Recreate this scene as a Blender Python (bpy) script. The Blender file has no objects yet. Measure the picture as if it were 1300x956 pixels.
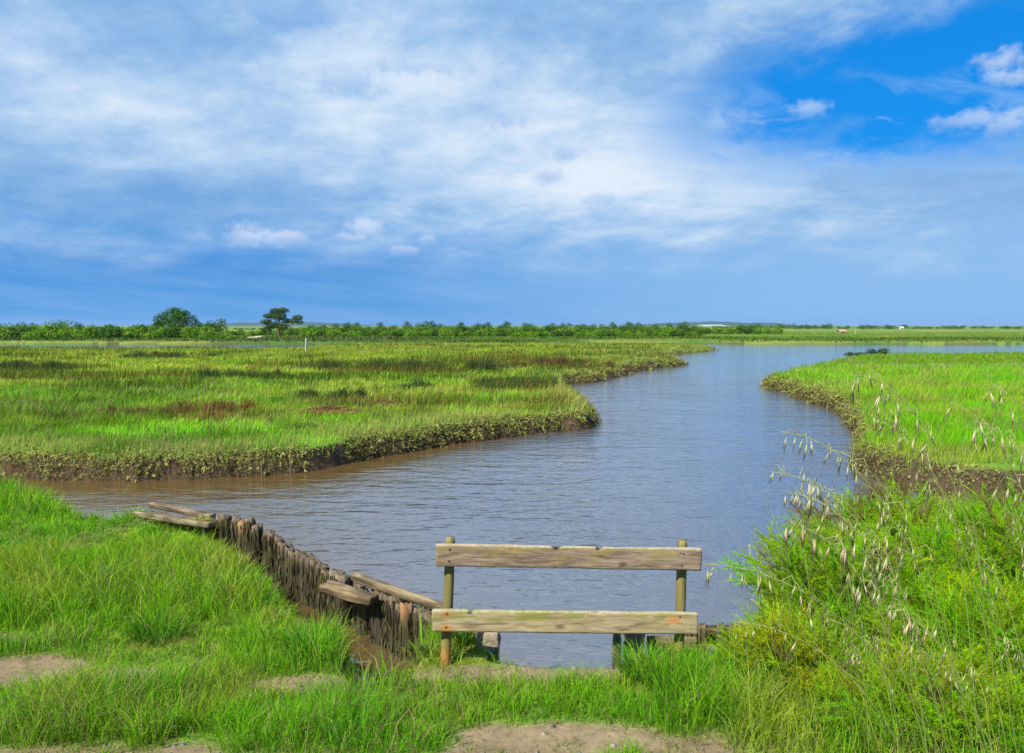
import bpy, math, random
import numpy as np
from mathutils import Vector, Matrix
rng = np.random.default_rng(7)
random.seed(7)
scn = bpy.context.scene
COL = scn.collection
PI = math.pi
HAZE = 6e-5

# ------------------------------------------------------------------ camera numbers (1300 x 956 frame)
FPX, CX, CY, HOR = 1000.0, 650.0, 478.0, 413.5
CAMZ = 3.2
PITCH = math.atan((CY - HOR) / FPX)
cp, sp_ = math.cos(PITCH), math.sin(PITCH)
def ray(px, py):
    a, b = (px - CX) / FPX, (CY - py) / FPX
    return np.array([a, cp + b * sp_, -sp_ + b * cp])
def on_z(px, py, z):
    d = ray(px, py); t = (z - CAMZ) / d[2]
    return np.array([d[0] * t, d[1] * t, z])
def at_y(px, py, y):
    d = ray(px, py); t = y / d[1]
    return np.array([d[0] * t, y, CAMZ + d[2] * t])

# ------------------------------------------------------------------ noise
def _h(ix, iy, s):
    n = (ix.astype(np.int64) * 374761393 + iy.astype(np.int64) * 668265263 + s * 974711) & 0x7fffffff
    n = ((n ^ (n >> 13)) * 1274126177) & 0x7fffffff
    return ((n ^ (n >> 16)) & 0xffff) / 65535.0
def vn(x, y, s=0):
    x = np.asarray(x, float); y = np.asarray(y, float)
    ix, iy = np.floor(x), np.floor(y); fx, fy = x - ix, y - iy
    fx = fx * fx * (3 - 2 * fx); fy = fy * fy * (3 - 2 * fy)
    a, b = _h(ix, iy, s), _h(ix + 1, iy, s); c, d = _h(ix, iy + 1, s), _h(ix + 1, iy + 1, s)
    return (a * (1 - fx) + b * fx) * (1 - fy) + (c * (1 - fx) + d * fx) * fy
def fbm(x, y, s=0, o=4):
    t = 0; a = .5
    for k in range(o):
        t = t + a * vn(x * 2 ** k + 17.3 * k, y * 2 ** k - 9.1 * k, s + k); a *= .5
    return t / (1 - .5 ** o)
def ss(a, b, x):
    t = np.clip((x - a) / (b - a), 0, 1); return t * t * (3 - 2 * t)
def mixc(a, b, t):
    t = np.asarray(t)[..., None]; return np.asarray(a) * (1 - t) + np.asarray(b) * t

# ------------------------------------------------------------------ mesh helpers
def mesh(name, co, faces, mat=None, col=None, smooth=False):
    """faces: list of int arrays (n, k), all vertex indices."""
    me = bpy.data.meshes.new(name)
    co = np.asarray(co, np.float32)
    me.vertices.add(len(co)); me.vertices.foreach_set('co', co.ravel())
    faces = [np.asarray(f, np.int32) for f in faces if len(f)]
    idx = np.concatenate([f.ravel() for f in faces])
    tot = np.concatenate([np.full(len(f), f.shape[1], np.int32) for f in faces])
    st = np.concatenate([[0], np.cumsum(tot)[:-1]]).astype(np.int32)
    me.loops.add(len(idx)); me.loops.foreach_set('vertex_index', idx)
    me.polygons.add(len(tot)); me.polygons.foreach_set('loop_start', st)
    me.update(calc_edges=True)
    if smooth: me.polygons.foreach_set('use_smooth', np.ones(len(tot), bool))
    if col is not None:
        c = np.ones((len(co), 4), np.float32); c[:, :3] = col
        me.color_attributes.new('Col', 'FLOAT_COLOR', 'POINT').data.foreach_set('color', c.ravel())
    if mat: me.materials.append(mat)
    return me
def obj(name, me, parent=None, loc=None):
    o = bpy.data.objects.new(name, me); COL.objects.link(o)
    if parent is not None: o.parent = parent
    if loc is not None: o.location = loc
    return o
def tag(o, label=None, cat=None, group=None, kind=None):
    if label: o['label'] = label
    if cat: o['category'] = cat
    if group: o['group'] = group
    if kind: o['kind'] = kind
    return o
def thing(name, label, cat, loc=(0, 0, 0), rz=0, group=None):
    o = bpy.data.objects.new(name, None); COL.objects.link(o)
    o.empty_display_size = .1
    o.location = loc; o.rotation_euler = (0, 0, rz)
    return tag(o, label, cat, group)
def dup(root, loc, rz=0, sc=(1, 1, 1), label=None, group=None):
    r = root.copy(); COL.objects.link(r); r.location = loc; r.rotation_euler = (0, 0, rz); r.scale = sc
    if label: r['label'] = label
    if group: r['group'] = group
    for ch in list(root.children):
        c = ch.copy(); COL.objects.link(c); c.parent = r
    return r

class Buf:
    """collects vertices, faces and colours of one mesh"""
    def __init__(s): s.co = []; s.f = {}; s.c = []; s.n = 0
    def add(s, co, faces, col):
        co = np.asarray(co, float)
        c = np.broadcast_to(np.asarray(col, float), co.shape)
        s.co.append(co); s.c.append(c)
        for f in faces:
            f = np.asarray(f)
            if len(f): s.f.setdefault(f.shape[1], []).append(f + s.n)
        s.n += len(co)
    def mesh(s, name, mat, smooth=False):
        return mesh(name, np.concatenate(s.co), [np.concatenate(v) for v in s.f.values()], mat, np.concatenate(s.c), smooth)

def blades(buf, p, h, w, yaw, lean, leandir, col, tipcol=None):
    """grass blades: five vertices each, bent away along leandir"""
    n = len(p); h = np.broadcast_to(h, n); w = np.broadcast_to(w, n); lean = np.broadcast_to(lean, n)
    side = np.stack([np.cos(yaw), np.sin(yaw), np.zeros(n)], 1) * (w / 2)[:, None]
    ld = np.stack([np.cos(leandir), np.sin(leandir), np.zeros(n)], 1)
    up = np.array([0, 0, 1.])
    mid = p + up * (h * .55)[:, None] + ld * (h * lean * .28)[:, None]
    tz = h * np.clip(1.0 - .30 * lean * lean, .25, 1)
    tip = p + up * tz[:, None] + ld * (h * lean * .85)[:, None]
    co = np.stack([p - side, p + side, mid - side * .8, mid + side * .8, tip], 1).reshape(-1, 3)
    b = np.arange(n) * 5
    q = np.stack([b, b + 1, b + 3, b + 2], 1); t = np.stack([b + 2, b + 3, b + 4], 1)
    c = np.repeat(np.broadcast_to(col, (n, 3))[:, None, :], 5, 1).copy()
    if tipcol is not None: c[:, 4] = tipcol
    buf.add(co, [q, t], c.reshape(-1, 3))

def leaves(buf, p, nrm, L, W, col, spread=.6):
    """rhombic leaves lying roughly across nrm"""
    n = len(p); L = np.broadcast_to(L, n)[:, None]; W = np.broadcast_to(W, n)[:, None]
    nn = nrm + rng.normal(0, spread, (n, 3)); nn /= np.linalg.norm(nn, axis=1, keepdims=True) + 1e-9
    r = rng.normal(0, 1, (n, 3)); a = np.cross(nn, r); a /= np.linalg.norm(a, axis=1, keepdims=True) + 1e-9
    b = np.cross(nn, a)
    co = np.stack([p - a * L / 2, p + b * W / 2, p + a * L / 2, p - b * W / 2], 1).reshape(-1, 3)
    k = np.arange(n) * 4
    buf.add(co, [np.stack([k, k + 1, k + 2, k + 3], 1)], np.repeat(np.broadcast_to(col, (n, 3)), 4, 0))

def tube(buf, pts, rad, col, sides=6, cap=True):
    pts = np.asarray(pts, float); n = len(pts); rad = np.broadcast_to(rad, n)
    tg = np.gradient(pts, axis=0); tg /= np.linalg.norm(tg, axis=1, keepdims=True) + 1e-9
    ref = np.array([0.31, .93, .2]) if abs(tg[0] @ np.array([0.31, .93, .2])) < .9 else np.array([1., 0, 0])
    u = np.cross(tg, ref); u /= np.linalg.norm(u, axis=1, keepdims=True); v = np.cross(tg, u)
    a = np.arange(sides) * 2 * PI / sides
    ring = pts[:, None] + (u[:, None] * np.cos(a)[None, :, None] + v[:, None] * np.sin(a)[None, :, None]) * rad[:, None, None]
    i = np.arange(n - 1)[:, None] * sides; j = np.arange(sides)[None]; j2 = (j + 1) % sides
    q = np.stack([i + j, i + j2, i + sides + j2, i + sides + j], -1).reshape(-1, 4)
    fs = [q]
    if cap: fs.append(np.array([[(n - 1) * sides + k for k in range(sides)]]))
    buf.add(ring.reshape(-1, 3), fs, col)

# ------------------------------------------------------------------ materials
def nodes(m):
    m.use_nodes = True; nt = m.node_tree; nt.nodes.clear(); return nt
def mk(nt, typ, **kw):
    n = nt.nodes.new(typ)
    for k, v in kw.items():
        if k in n.inputs: n.inputs[k].default_value = v
        else: setattr(n, k, v)
    return n
def leaf_mat(name, rough=.55, trans=.4, spec=.25, var=.25):
    m = bpy.data.materials.new(name); nt = nodes(m); L = nt.links.new
    at = mk(nt, 'ShaderNodeAttribute', attribute_name='Col')
    tc = mk(nt, 'ShaderNodeTexCoord'); nz = mk(nt, 'ShaderNodeTexNoise', Scale=9.0, Detail=3.0)
    L(tc.outputs['Object'], nz.inputs['Vector'])
    mr = mk(nt, 'ShaderNodeMapRange'); mr.inputs[3].default_value = 1 - var; mr.inputs[4].default_value = 1 + var
    L(nz.outputs[0], mr.inputs[0])
    mx = mk(nt, 'ShaderNodeMix', data_type='RGBA', blend_type='MULTIPLY'); mx.inputs[0].default_value = 1
    L(at.outputs['Color'], mx.inputs[6]); L(mr.outputs[0], mx.inputs[7])
    p = mk(nt, 'ShaderNodeBsdfPrincipled', Roughness=rough); p.inputs['Specular IOR Level'].default_value = spec
    t = mk(nt, 'ShaderNodeBsdfTranslucent'); s = mk(nt, 'ShaderNodeMixShader'); s.inputs[0].default_value = trans
    o = mk(nt, 'ShaderNodeOutputMaterial')
    L(mx.outputs[2], p.inputs['Base Color']); L(mx.outputs[2], t.inputs['Color'])
    L(p.outputs[0], s.inputs[1]); L(t.outputs[0], s.inputs[2]); L(s.outputs[0], o.inputs['Surface'])
    return m
def col_mat(name, rough=.9, scale=20, var=.45, bump=.6, stretch=(1, 1, 1), spec=.2, bdist=.02):
    """vertex colour times procedural mottling, with bump"""
    m = bpy.data.materials.new(name); nt = nodes(m); L = nt.links.new
    at = mk(nt, 'ShaderNodeAttribute', attribute_name='Col')
    tc = mk(nt, 'ShaderNodeTexCoord'); mp = mk(nt, 'ShaderNodeMapping'); mp.inputs['Scale'].default_value = stretch
    L(tc.outputs['Object'], mp.inputs['Vector'])
    nz = mk(nt, 'ShaderNodeTexNoise', Scale=scale, Detail=8.0, Roughness=.65); L(mp.outputs[0], nz.inputs['Vector'])
    mr = mk(nt, 'ShaderNodeMapRange'); mr.inputs[1].default_value = .25; mr.inputs[2].default_value = .75
    mr.inputs[3].default_value = 1 - var; mr.inputs[4].default_value = 1 + var
    L(nz.outputs[0], mr.inputs[0])
    mx = mk(nt, 'ShaderNodeMix', data_type='RGBA', blend_type='MULTIPLY'); mx.inputs[0].default_value = 1
    L(at.outputs['Color'], mx.inputs[6]); L(mr.outputs[0], mx.inputs[7])
    p = mk(nt, 'ShaderNodeBsdfPrincipled', Roughness=rough); p.inputs['Specular IOR Level'].default_value = spec
    bp = mk(nt, 'ShaderNodeBump', Strength=bump, Distance=bdist); L(nz.outputs[0], bp.inputs['Height']); L(bp.outputs[0], p.inputs['Normal'])
    o = mk(nt, 'ShaderNodeOutputMaterial'); L(mx.outputs[2], p.inputs['Base Color']); L(p.outputs[0], o.inputs['Surface'])
    return m

def ramp(nt, stops, interp='LINEAR'):
    r = nt.nodes.new('ShaderNodeValToRGB'); e = r.color_ramp.elements; r.color_ramp.interpolation = interp
    while len(e) < len(stops): e.new(.5)
    for k, (p, c) in enumerate(stops):
        e[k].position = p; e[k].color = (*c, 1) if len(c) == 3 else c
    return r
def board_mat(name, dark, mid, light, lichen, lich_amt, seed, rust=()):
    """weathered sawn board; local x runs along the grain, z is the height, spots of rust where the nails sit"""
    m = bpy.data.materials.new(name); nt = nodes(m); L = nt.links.new
    tc = mk(nt, 'ShaderNodeTexCoord')
    mp = mk(nt, 'ShaderNodeMapping'); mp.inputs['Scale'].default_value = (1.1, 9, 9); mp.inputs['Location'].default_value = (seed, seed * .7, 0)
    L(tc.outputs['Object'], mp.inputs['Vector'])
    n1 = mk(nt, 'ShaderNodeTexNoise', Scale=3.2, Detail=9.0, Roughness=.62, Distortion=.9); L(mp.outputs[0], n1.inputs['Vector'])
    mp2 = mk(nt, 'ShaderNodeMapping'); mp2.inputs['Scale'].default_value = (2.2, 60, 60); L(tc.outputs['Object'], mp2.inputs['Vector'])
    n2 = mk(nt, 'ShaderNodeTexNoise', Scale=2.5, Detail=5.0, Roughness=.7); L(mp2.outputs[0], n2.inputs['Vector'])
    ad = mk(nt, 'ShaderNodeMath', operation='MULTIPLY_ADD'); L(n2.outputs[0], ad.inputs[0]); ad.inputs[1].default_value = .45
    sb = mk(nt, 'ShaderNodeMath', operation='SUBTRACT'); L(n1.outputs[0], sb.inputs[0]); sb.inputs[1].default_value = .22
    L(sb.outputs[0], ad.inputs[2])
    r = ramp(nt, [(.30, dark), (.47, mid), (.62, light)]); L(ad.outputs[0], r.inputs[0])
    # lichen, thickest towards the upper edge
    n3 = mk(nt, 'ShaderNodeTexNoise', Scale=9.0, Detail=6.0, Roughness=.65); mp3 = mk(nt, 'ShaderNodeMapping'); mp3.inputs['Scale'].default_value = (.45, 1, 1); mp3.inputs['Location'].default_value = (seed * 2, 0, 1)
    L(tc.outputs['Object'], mp3.inputs['Vector']); L(mp3.outputs[0], n3.inputs['Vector'])
    sx = mk(nt, 'ShaderNodeSeparateXYZ'); L(tc.outputs['Object'], sx.inputs[0])
    k = mk(nt, 'ShaderNodeMath', operation='MULTIPLY_ADD'); L(sx.outputs[2], k.inputs[0]); k.inputs[1].default_value = 1.6; L(n3.outputs[0], k.inputs[2])
    mr = mk(nt, 'ShaderNodeMapRange', interpolation_type='SMOOTHSTEP'); mr.inputs[1].default_value = .50; mr.inputs[2].default_value = .68; mr.inputs[4].default_value = lich_amt
    L(k.outputs[0], mr.inputs[0])
    mx = mk(nt, 'ShaderNodeMix', data_type='RGBA'); L(mr.outputs[0], mx.inputs[0]); L(r.outputs[0], mx.inputs[6]); mx.inputs[7].default_value = (*lichen, 1)
    # pale crust of lichen flecks
    n4 = mk(nt, 'ShaderNodeTexNoise', Scale=42.0, Detail=4.0, Roughness=.7); L(tc.outputs['Object'], n4.inputs['Vector'])
    mr4 = mk(nt, 'ShaderNodeMapRange'); mr4.inputs[1].default_value = .60; mr4.inputs[2].default_value = .68; mr4.inputs[4].default_value = .55; L(n4.outputs[0], mr4.inputs[0])
    mx4 = mk(nt, 'ShaderNodeMix', data_type='RGBA'); L(mr4.outputs[0], mx4.inputs[0]); L(mx.outputs[2], mx4.inputs[6]); mx4.inputs[7].default_value = (.34, .30, .22, 1)
    mp5 = mk(nt, 'ShaderNodeMapping'); mp5.inputs['Scale'].default_value = (.9, 30, 46); mp5.inputs['Location'].default_value = (seed, 0, seed); L(tc.outputs['Object'], mp5.inputs['Vector'])
    n5 = mk(nt, 'ShaderNodeTexNoise', Scale=1.6, Detail=2.0, Roughness=.5, Distortion=.3); L(mp5.outputs[0], n5.inputs['Vector'])
    mr5 = mk(nt, 'ShaderNodeMapRange', interpolation_type='SMOOTHSTEP'); mr5.inputs[1].default_value = .335; mr5.inputs[2].default_value = .30; mr5.inputs[4].default_value = .85; L(n5.outputs[0], mr5.inputs[0])
    mx5 = mk(nt, 'ShaderNodeMix', data_type='RGBA'); L(mr5.outputs[0], mx5.inputs[0]); L(mx4.outputs[2], mx5.inputs[6]); mx5.inputs[7].default_value = (.03, .022, .015, 1)
    az_ = mk(nt, 'ShaderNodeMath', operation='ABSOLUTE'); L(sx.outputs[2], az_.inputs[0])
    e6 = mk(nt, 'ShaderNodeMath', operation='MULTIPLY_ADD'); L(n4.outputs[0], e6.inputs[0]); e6.inputs[1].default_value = .06; L(az_.outputs[0], e6.inputs[2])
    mr6 = mk(nt, 'ShaderNodeMapRange', interpolation_type='SMOOTHSTEP'); mr6.inputs[1].default_value = .106; mr6.inputs[2].default_value = .118; mr6.inputs[4].default_value = .75; L(e6.outputs[0], mr6.inputs[0])
    mx6 = mk(nt, 'ShaderNodeMix', data_type='RGBA'); L(mr6.outputs[0], mx6.inputs[0]); L(mx5.outputs[2], mx6.inputs[6]); mx6.inputs[7].default_value = (.36, .32, .22, 1)
    cur = mx6.outputs[2]
    for (x, z, rad, c, amt) in rust:
        vm = mk(nt, 'ShaderNodeVectorMath', operation='SUBTRACT'); L(tc.outputs['Object'], vm.inputs[0]); vm.inputs[1].default_value = (x, 0, z)
        vs = mk(nt, 'ShaderNodeVectorMath', operation='MULTIPLY'); L(vm.outputs[0], vs.inputs[0]); vs.inputs[1].default_value = (1 / rad, 0, 1.7 / rad)
        ln = mk(nt, 'ShaderNodeVectorMath', operation='LENGTH'); L(vs.outputs[0], ln.inputs[0])
        a2 = mk(nt, 'ShaderNodeMath', operation='MULTIPLY_ADD'); L(n3.outputs[0], a2.inputs[0]); a2.inputs[1].default_value = 1.0; L(ln.outputs['Value'], a2.inputs[2])
        q = mk(nt, 'ShaderNodeMapRange', interpolation_type='SMOOTHSTEP'); q.inputs[1].default_value = 1.45; q.inputs[2].default_value = .65; q.inputs[4].default_value = amt
        L(a2.outputs[0], q.inputs[0])
        mq = mk(nt, 'ShaderNodeMix', data_type='RGBA'); L(q.outputs[0], mq.inputs[0]); L(cur, mq.inputs[6]); mq.inputs[7].default_value = (*c, 1); cur = mq.outputs[2]
    p = mk(nt, 'ShaderNodeBsdfPrincipled', Roughness=.85); p.inputs['Specular IOR Level'].default_value = .2
    bp = mk(nt, 'ShaderNodeBump', Strength=.7, Distance=.006); L(ad.outputs[0], bp.inputs['Height']); L(bp.outputs[0], p.inputs['Normal'])
    o = mk(nt, 'ShaderNodeOutputMaterial'); L(cur, p.inputs['Base Color']); L(p.outputs[0], o.inputs['Surface'])
    return m

M_grass = leaf_mat('grass_blade', .7, .45, .0)
M_shrub = leaf_mat('feathery_shrub', .7, .52, .0)
M_fleshy = leaf_mat('fleshy_leaf', .65, .25, .05)
M_dry = leaf_mat('dry_oat', .6, .42, .05, .1)
M_ground = col_mat('ground_soil', .95, 14, .45, .5, (1, 1, 1), .15)
M_far = leaf_mat('far_foliage', .7, .3, .0)
M_bark = col_mat('bark', .9, 12, .5, .8, (1, 1, .3))
M_pile = col_mat('sodden_timber', .85, 16, .65, 1.0, (1, 1, .16), .25, .03)
M_weed = leaf_mat('dried_weed', .8, .1, .2, .4)
M_stone = col_mat('concrete_block', .95, 22, .45, .8, (1, 1, 1), .15)

# ------------------------------------------------------------------ shorelines (plan, metres)
def W(*pts): return [tuple(on_z(px, py, 0)[:2]) for px, py in pts]
left_marsh = ([(-160, 21), (-60, 20.0), (-26, 18.2), (-15, 17.3)] + W((0, 606), (60, 609), (100, 611), (160, 611), (200, 610), (262, 607), (330, 605), (380, 600), (430, 592), (470, 583), (500, 577), (560, 567), (600, 560), (640, 555), (700, 549), (740, 546), (756, 545))
    + W((757, 537), (748, 525), (733, 510), (722, 498), (718, 490), (733, 487.5), (760, 484), (790, 477.5), (812, 471), (835, 467), (860, 465.5), (861, 463), (845, 459), (818, 457), (815, 455), (838, 452), (868, 449), (890, 446.5), (906, 445), (900, 443.5), (850, 442.6), (790, 442), (745, 441))
    + [(2, 122), (-20, 121), (-30, 113), (-38, 107), (-60, 106), (-160, 106)])
right_marsh = W((1245, 640), (1190, 630), (1135, 622), (1104, 606), (1084, 592), (1087, 575), (1088, 556), (1079, 538), (1062, 526), (1040, 515), (1012, 504), (990, 497), (972, 491), (971, 486)) + [(14.0, 43), (16.5, 48), (20, 54), (23.5, 60), (29, 69), (36, 75), (52, 77), (90, 80), (240, 84), (240, 13.2), (60, 14.8), (14, 14.4)]
far_land = [(-4000, 137), (-70, 137), (-45, 136), (-34, 133), (-26, 128), (-22, 118), (-6, 118), (4, 124), (8, 132), (14, 138), (24, 139), (45, 137), (70, 135), (86, 136), (92, 139), (93, 146), (98, 158), (130, 163), (4000, 170), (4000, 9000), (-4000, 9000)]
foreland = [(-60, 17), (-20, 15.2), (-12, 13.9), (-9, 13.1), (-7.6, 12.3), (-6.6, 11.5), (-6.0, 11.05), (-5.4, 11.3), (-4.6, 11.2), (-4.0, 10.62), (-3.3, 9.85), (-2.5, 8.8), (-2.08, 8.0), (-1.68, 7.2), (-1.36, 6.6), (-1.24, 6.0), (-1.0, 5.66), (-.86, 5.9), (-.82, 6.6), (-.78, 7.12), (-.45, 7.02), (-.12, 6.85), (-.09, 6.22), (.3, 6.12), (.78, 6.14), (.86, 6.2), (1.9, 6.28), (2.25, 6.9), (2.4, 7.7), (3.2, 9.2), (5, 11.1), (9, 12.1), (25, 12.2), (60, 13), (60, -40), (-60, -40)]
LANDS = [left_marsh, right_marsh, far_land, foreland]
def sdist(x, y, poly):
    """signed distance to a polygon, positive inside"""
    P = np.array(poly); Q = np.roll(P, -1, 0)
    d2 = np.full(x.shape, 1e18); ins = np.zeros(x.shape, bool)
    for (ax, ay), (bx, by) in zip(P, Q):
        ex, ey = bx - ax, by - ay
        t = np.clip(((x - ax) * ex + (y - ay) * ey) / (ex * ex + ey * ey + 1e-12), 0, 1)
        d2 = np.minimum(d2, (x - ax - t * ex) ** 2 + (y - ay - t * ey) ** 2)
        if ay != by:
            c = ((ay > y) != (by > y)) & (x < (bx - ax) * (y - ay) / (by - ay) + ax)
            ins ^= c
    return np.where(ins, 1, -1) * np.sqrt(d2)
def lands(x, y):
    """distance inland with eroded, wavering edges; which land; local bank width"""
    j = (fbm(x / 1.1, y / 1.1, 3, 3) - .5) * .7 + (fbm(x / .3, y / .3, 5, 2) - .5) * .22
    big = (fbm(x / 5, y / 5, 8, 3) - .5) * 1.6
    amp = np.clip(y / 30, .5, 2.5)
    s = np.stack([sdist(x, y, l) for l in LANDS])
    s[0] += j * amp + big * ss(25, 60, y); s[1] += j * amp + big * ss(30, 60, y); s[2] += (j + big) * 1.5; s[3] += j * .18
    k = s.argmax(0); return s.max(0), k
def bankw(x, y, k):
    w = np.full(x.shape, .34) * np.clip(y / 20, .8, 4)
    mud = np.exp(-((x - 7.6) / 2.2) ** 2 - ((y - 15.3) / 1.8) ** 2)
    w = np.where(k == 1, w + mud * .7, w)
    pil = np.exp(-(np.abs((x + 2.6) * .73 + (y - 8.9) * .683)) / .9) * ss(-4.6, -3.8, x) * ss(-1.55, -2.0, x)
    w = np.where(k == 3, .16 + pil * 1.1, w)
    return w
def height(x, y, full=False):
    x = np.asarray(x, float); y = np.asarray(y, float)
    s, k = lands(x, y); w = bankw(x, y, k)
    top = .52 + (fbm(x / 3.0, y / 3.0, 11, 4) - .5) * .16 + (fbm(x / .7, y / .7, 13, 3) - .5) * .05
    fore = k == 3
    dyke = ss(5.0, 1.0, y) * 1.05 + ss(2.4, 6, x) * .18 * ss(8, 4, y)
    wall = .24 * np.exp(-((x + 4.7) / 1.0) ** 2 - ((y - 10.3) / .8) ** 2)
    top = np.where(fore, top * .55 + .24 + dyke - wall, top)
    top = np.where(k == 0, top - .36 * ss(88, 104, y) * ss(-22, -30, x), top)
    u = np.clip(s / w, 0, 1)
    z = -.07 + (top + .07) * (1 - (1 - u) ** 2.2)
    z = np.where(s < 0, -.07 + np.maximum(s, -1.5) * .45, z)
    if full: return z, s, k, w
    return z

# ------------------------------------------------------------------ colour of the marsh, by place
G_bright = np.array([.10, .33, .008]); G_mid = np.array([.16, .31, .014]); G_yel = np.array([.25, .31, .030])
G_olive = np.array([.12, .16, .022]); G_dark = np.array([.065, .125, .016]); G_rust = np.array([.19, .125, .026]); G_pale = np.array([.34, .36, .09])
MUD = np.array([.052, .035, .019]); SAND = np.array([.20, .15, .082])
def tone(x, y, k):
    """natural sward colour"""
    n1 = fbm(x / 7, y / 4, 21, 4); n2 = fbm(x / 2.2, y / 1.4, 31, 3); n3 = fbm(x / 16, y / 7, 41, 3)
    c = mixc(G_mid, G_yel, ss(.40, .62, n1 * .6 + n2 * .4 + .10 * ss(18, 30, y)))
    c = mixc(c, G_bright, ss(.50, .62, n2 * .5 + n3 * .5) * .8)
    front = ss(24, 17, y) * (k == 0)
    c = mixc(c, G_bright * 1.05, front * .9 * ss(.28, .5, n1))
    c = mixc(c, G_olive * 1.1, ss(.52, .66, n3) * .5 * (k == 0))
    c = c * (.52 + 1.2 * ss(.25, .75, fbm(x / .9, y / .55, 47, 3)) * (.6 + .8 * fbm(x / 4, y / 2.2, 48, 3)))[..., None]
    far = ss(50, 75, y) * (k == 0)
    c = mixc(c, G_yel * .95, far * .55)
    r = (k == 1)
    rc = mixc(G_bright * np.array([1.25, 1.15, 1]), G_bright * np.array([1.6, 1.1, 1]), ss(.35, .65, n1)); rc = mixc(rc, G_yel * 1.05, ss(.48, .66, n2) * .7) * (.70 + .75 * fbm(x / .9, y / .5, 49, 3))[..., None]; rc = mixc(rc, G_mid * .85, ss(46, 54, y + (n1 - .5) * 10) * .85)
    c = np.where(r[..., None], rc, c)
    f = (k == 3)
    c = np.where(f[..., None], 1.15 * mixc(mixc(G_bright * .9, G_mid * np.array([1.0, 1.1, .8]), ss(.35, .65, n2)), np.array([.30, .33, .035]), ss(.55, .75, vn(x * 2.3, y * 2.3, 44)) * .55), c)
    fl = (k == 2)
    fc = mixc(np.array([.10, .21, .022]), np.array([.19, .24, .038]), ss(.35, .6, n3))
    fc = mixc(fc, np.array([.05, .10, .018]), ss(.52, .60, fbm(x / 30, y / 14, 61, 3)) * .7 * ss(190, 165, y))
    c = np.where(fl[..., None], fc, c)
    return c
def rush_mask(x, y):
    """beds of dark rush on the left marsh"""
    n = fbm(x / 5.5, y / 2.6, 51, 4)
    t = ss(.545, .63, n + .09 * ss(28, 36, y) * ss(58, 46, y) + .05 * ss(-14, -4, x) * ss(30, 38, y) - .12 * ss(27, 22, y) - .03 * ss(60, 75, y))
    return t
def path_mask(x, y):
    """bare trodden soil on the foreland"""
    n = fbm(x / .8, y / .5, 71, 4)
    edge = 4.9 + (n - .5) * 1.6 - .9 * ss(2, 3, x)
    p = ss(.18, -.18, y - edge) * ss(.25, .5, n + .2)
    for (cx, cy_, rx, ry) in ((.05, 5.93, .95, .17), (-3.75, 6.0, .6, .3), (-1.5, 5.75, .45, .14), (-2.9, 5.95, .3, .1), (-4.6, 6.6, .5, .15)):
        d = ((x - cx) / rx) ** 2 + ((y - cy_) / ry) ** 2
        p = np.maximum(p, ss(1.5, .5, d + (n - .5) * 2.2))
    return p

# ------------------------------------------------------------------ ground: one sheet, finer near the viewer
ys = np.concatenate([np.linspace(-30, 2, 40)[:-1], np.exp(np.arange(math.log(2), math.log(5), .02)), np.exp(np.arange(math.log(5), math.log(32), .0042)), np.exp(np.arange(math.log(32), math.log(9000), .018))])
ts = np.concatenate([np.linspace(-1.6, -.8, 60)[:-1], np.linspace(-.8, .8, 620), np.linspace(.8, 1.6, 60)[1:]])
TT, YY = np.meshgrid(ts, ys)
XX = TT * np.maximum(np.abs(YY), 9 + 0 * YY)
gz, gs, gk, gw = height(XX, YY, True)
far = ss(200, 400, YY)
gz = gz * (1 - far) + far * .5
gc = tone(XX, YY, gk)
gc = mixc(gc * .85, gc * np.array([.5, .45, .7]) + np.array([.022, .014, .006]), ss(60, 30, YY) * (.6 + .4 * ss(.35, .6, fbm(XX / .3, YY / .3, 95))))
slope = ss(.95, .7, gs / gw) * (gs > -5)
gc = mixc(gc, MUD * (0.8 + .5 * vn(XX * 3, YY * 3, 77))[..., None], np.clip(slope * ss(120, 60, YY) + (gs < 0.0), 0, 1))
rm = rush_mask(XX, YY) * (gk == 0) * (gs > .5)
gc = mixc(gc, G_dark * 1.1, rm * .7)
pm = path_mask(XX, YY) * (gk == 3)
gc = mixc(gc, SAND * (.75 + .5 * fbm(XX / .25, YY / .25, 91, 4))[..., None], pm)
sandy = np.exp(-((XX - 30) / 4.5) ** 2 - ((YY - 55) / 1.6) ** 2) * ss(.4, .55, fbm(XX / 1.5, YY / 1.5, 93))
gc = mixc(gc, np.array([.26, .2, .12]), np.clip(sandy * 1.3, 0, 1))
nr, nc = XX.shape
i = np.arange(nr - 1)[:, None] * nc + np.arange(nc - 1)[None]
quads = np.stack([i, i + 1, i + nc + 1, i + nc], -1).reshape(-1, 4)
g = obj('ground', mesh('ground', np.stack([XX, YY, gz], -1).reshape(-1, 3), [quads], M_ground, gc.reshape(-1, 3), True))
tag(g, kind='structure')

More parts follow.
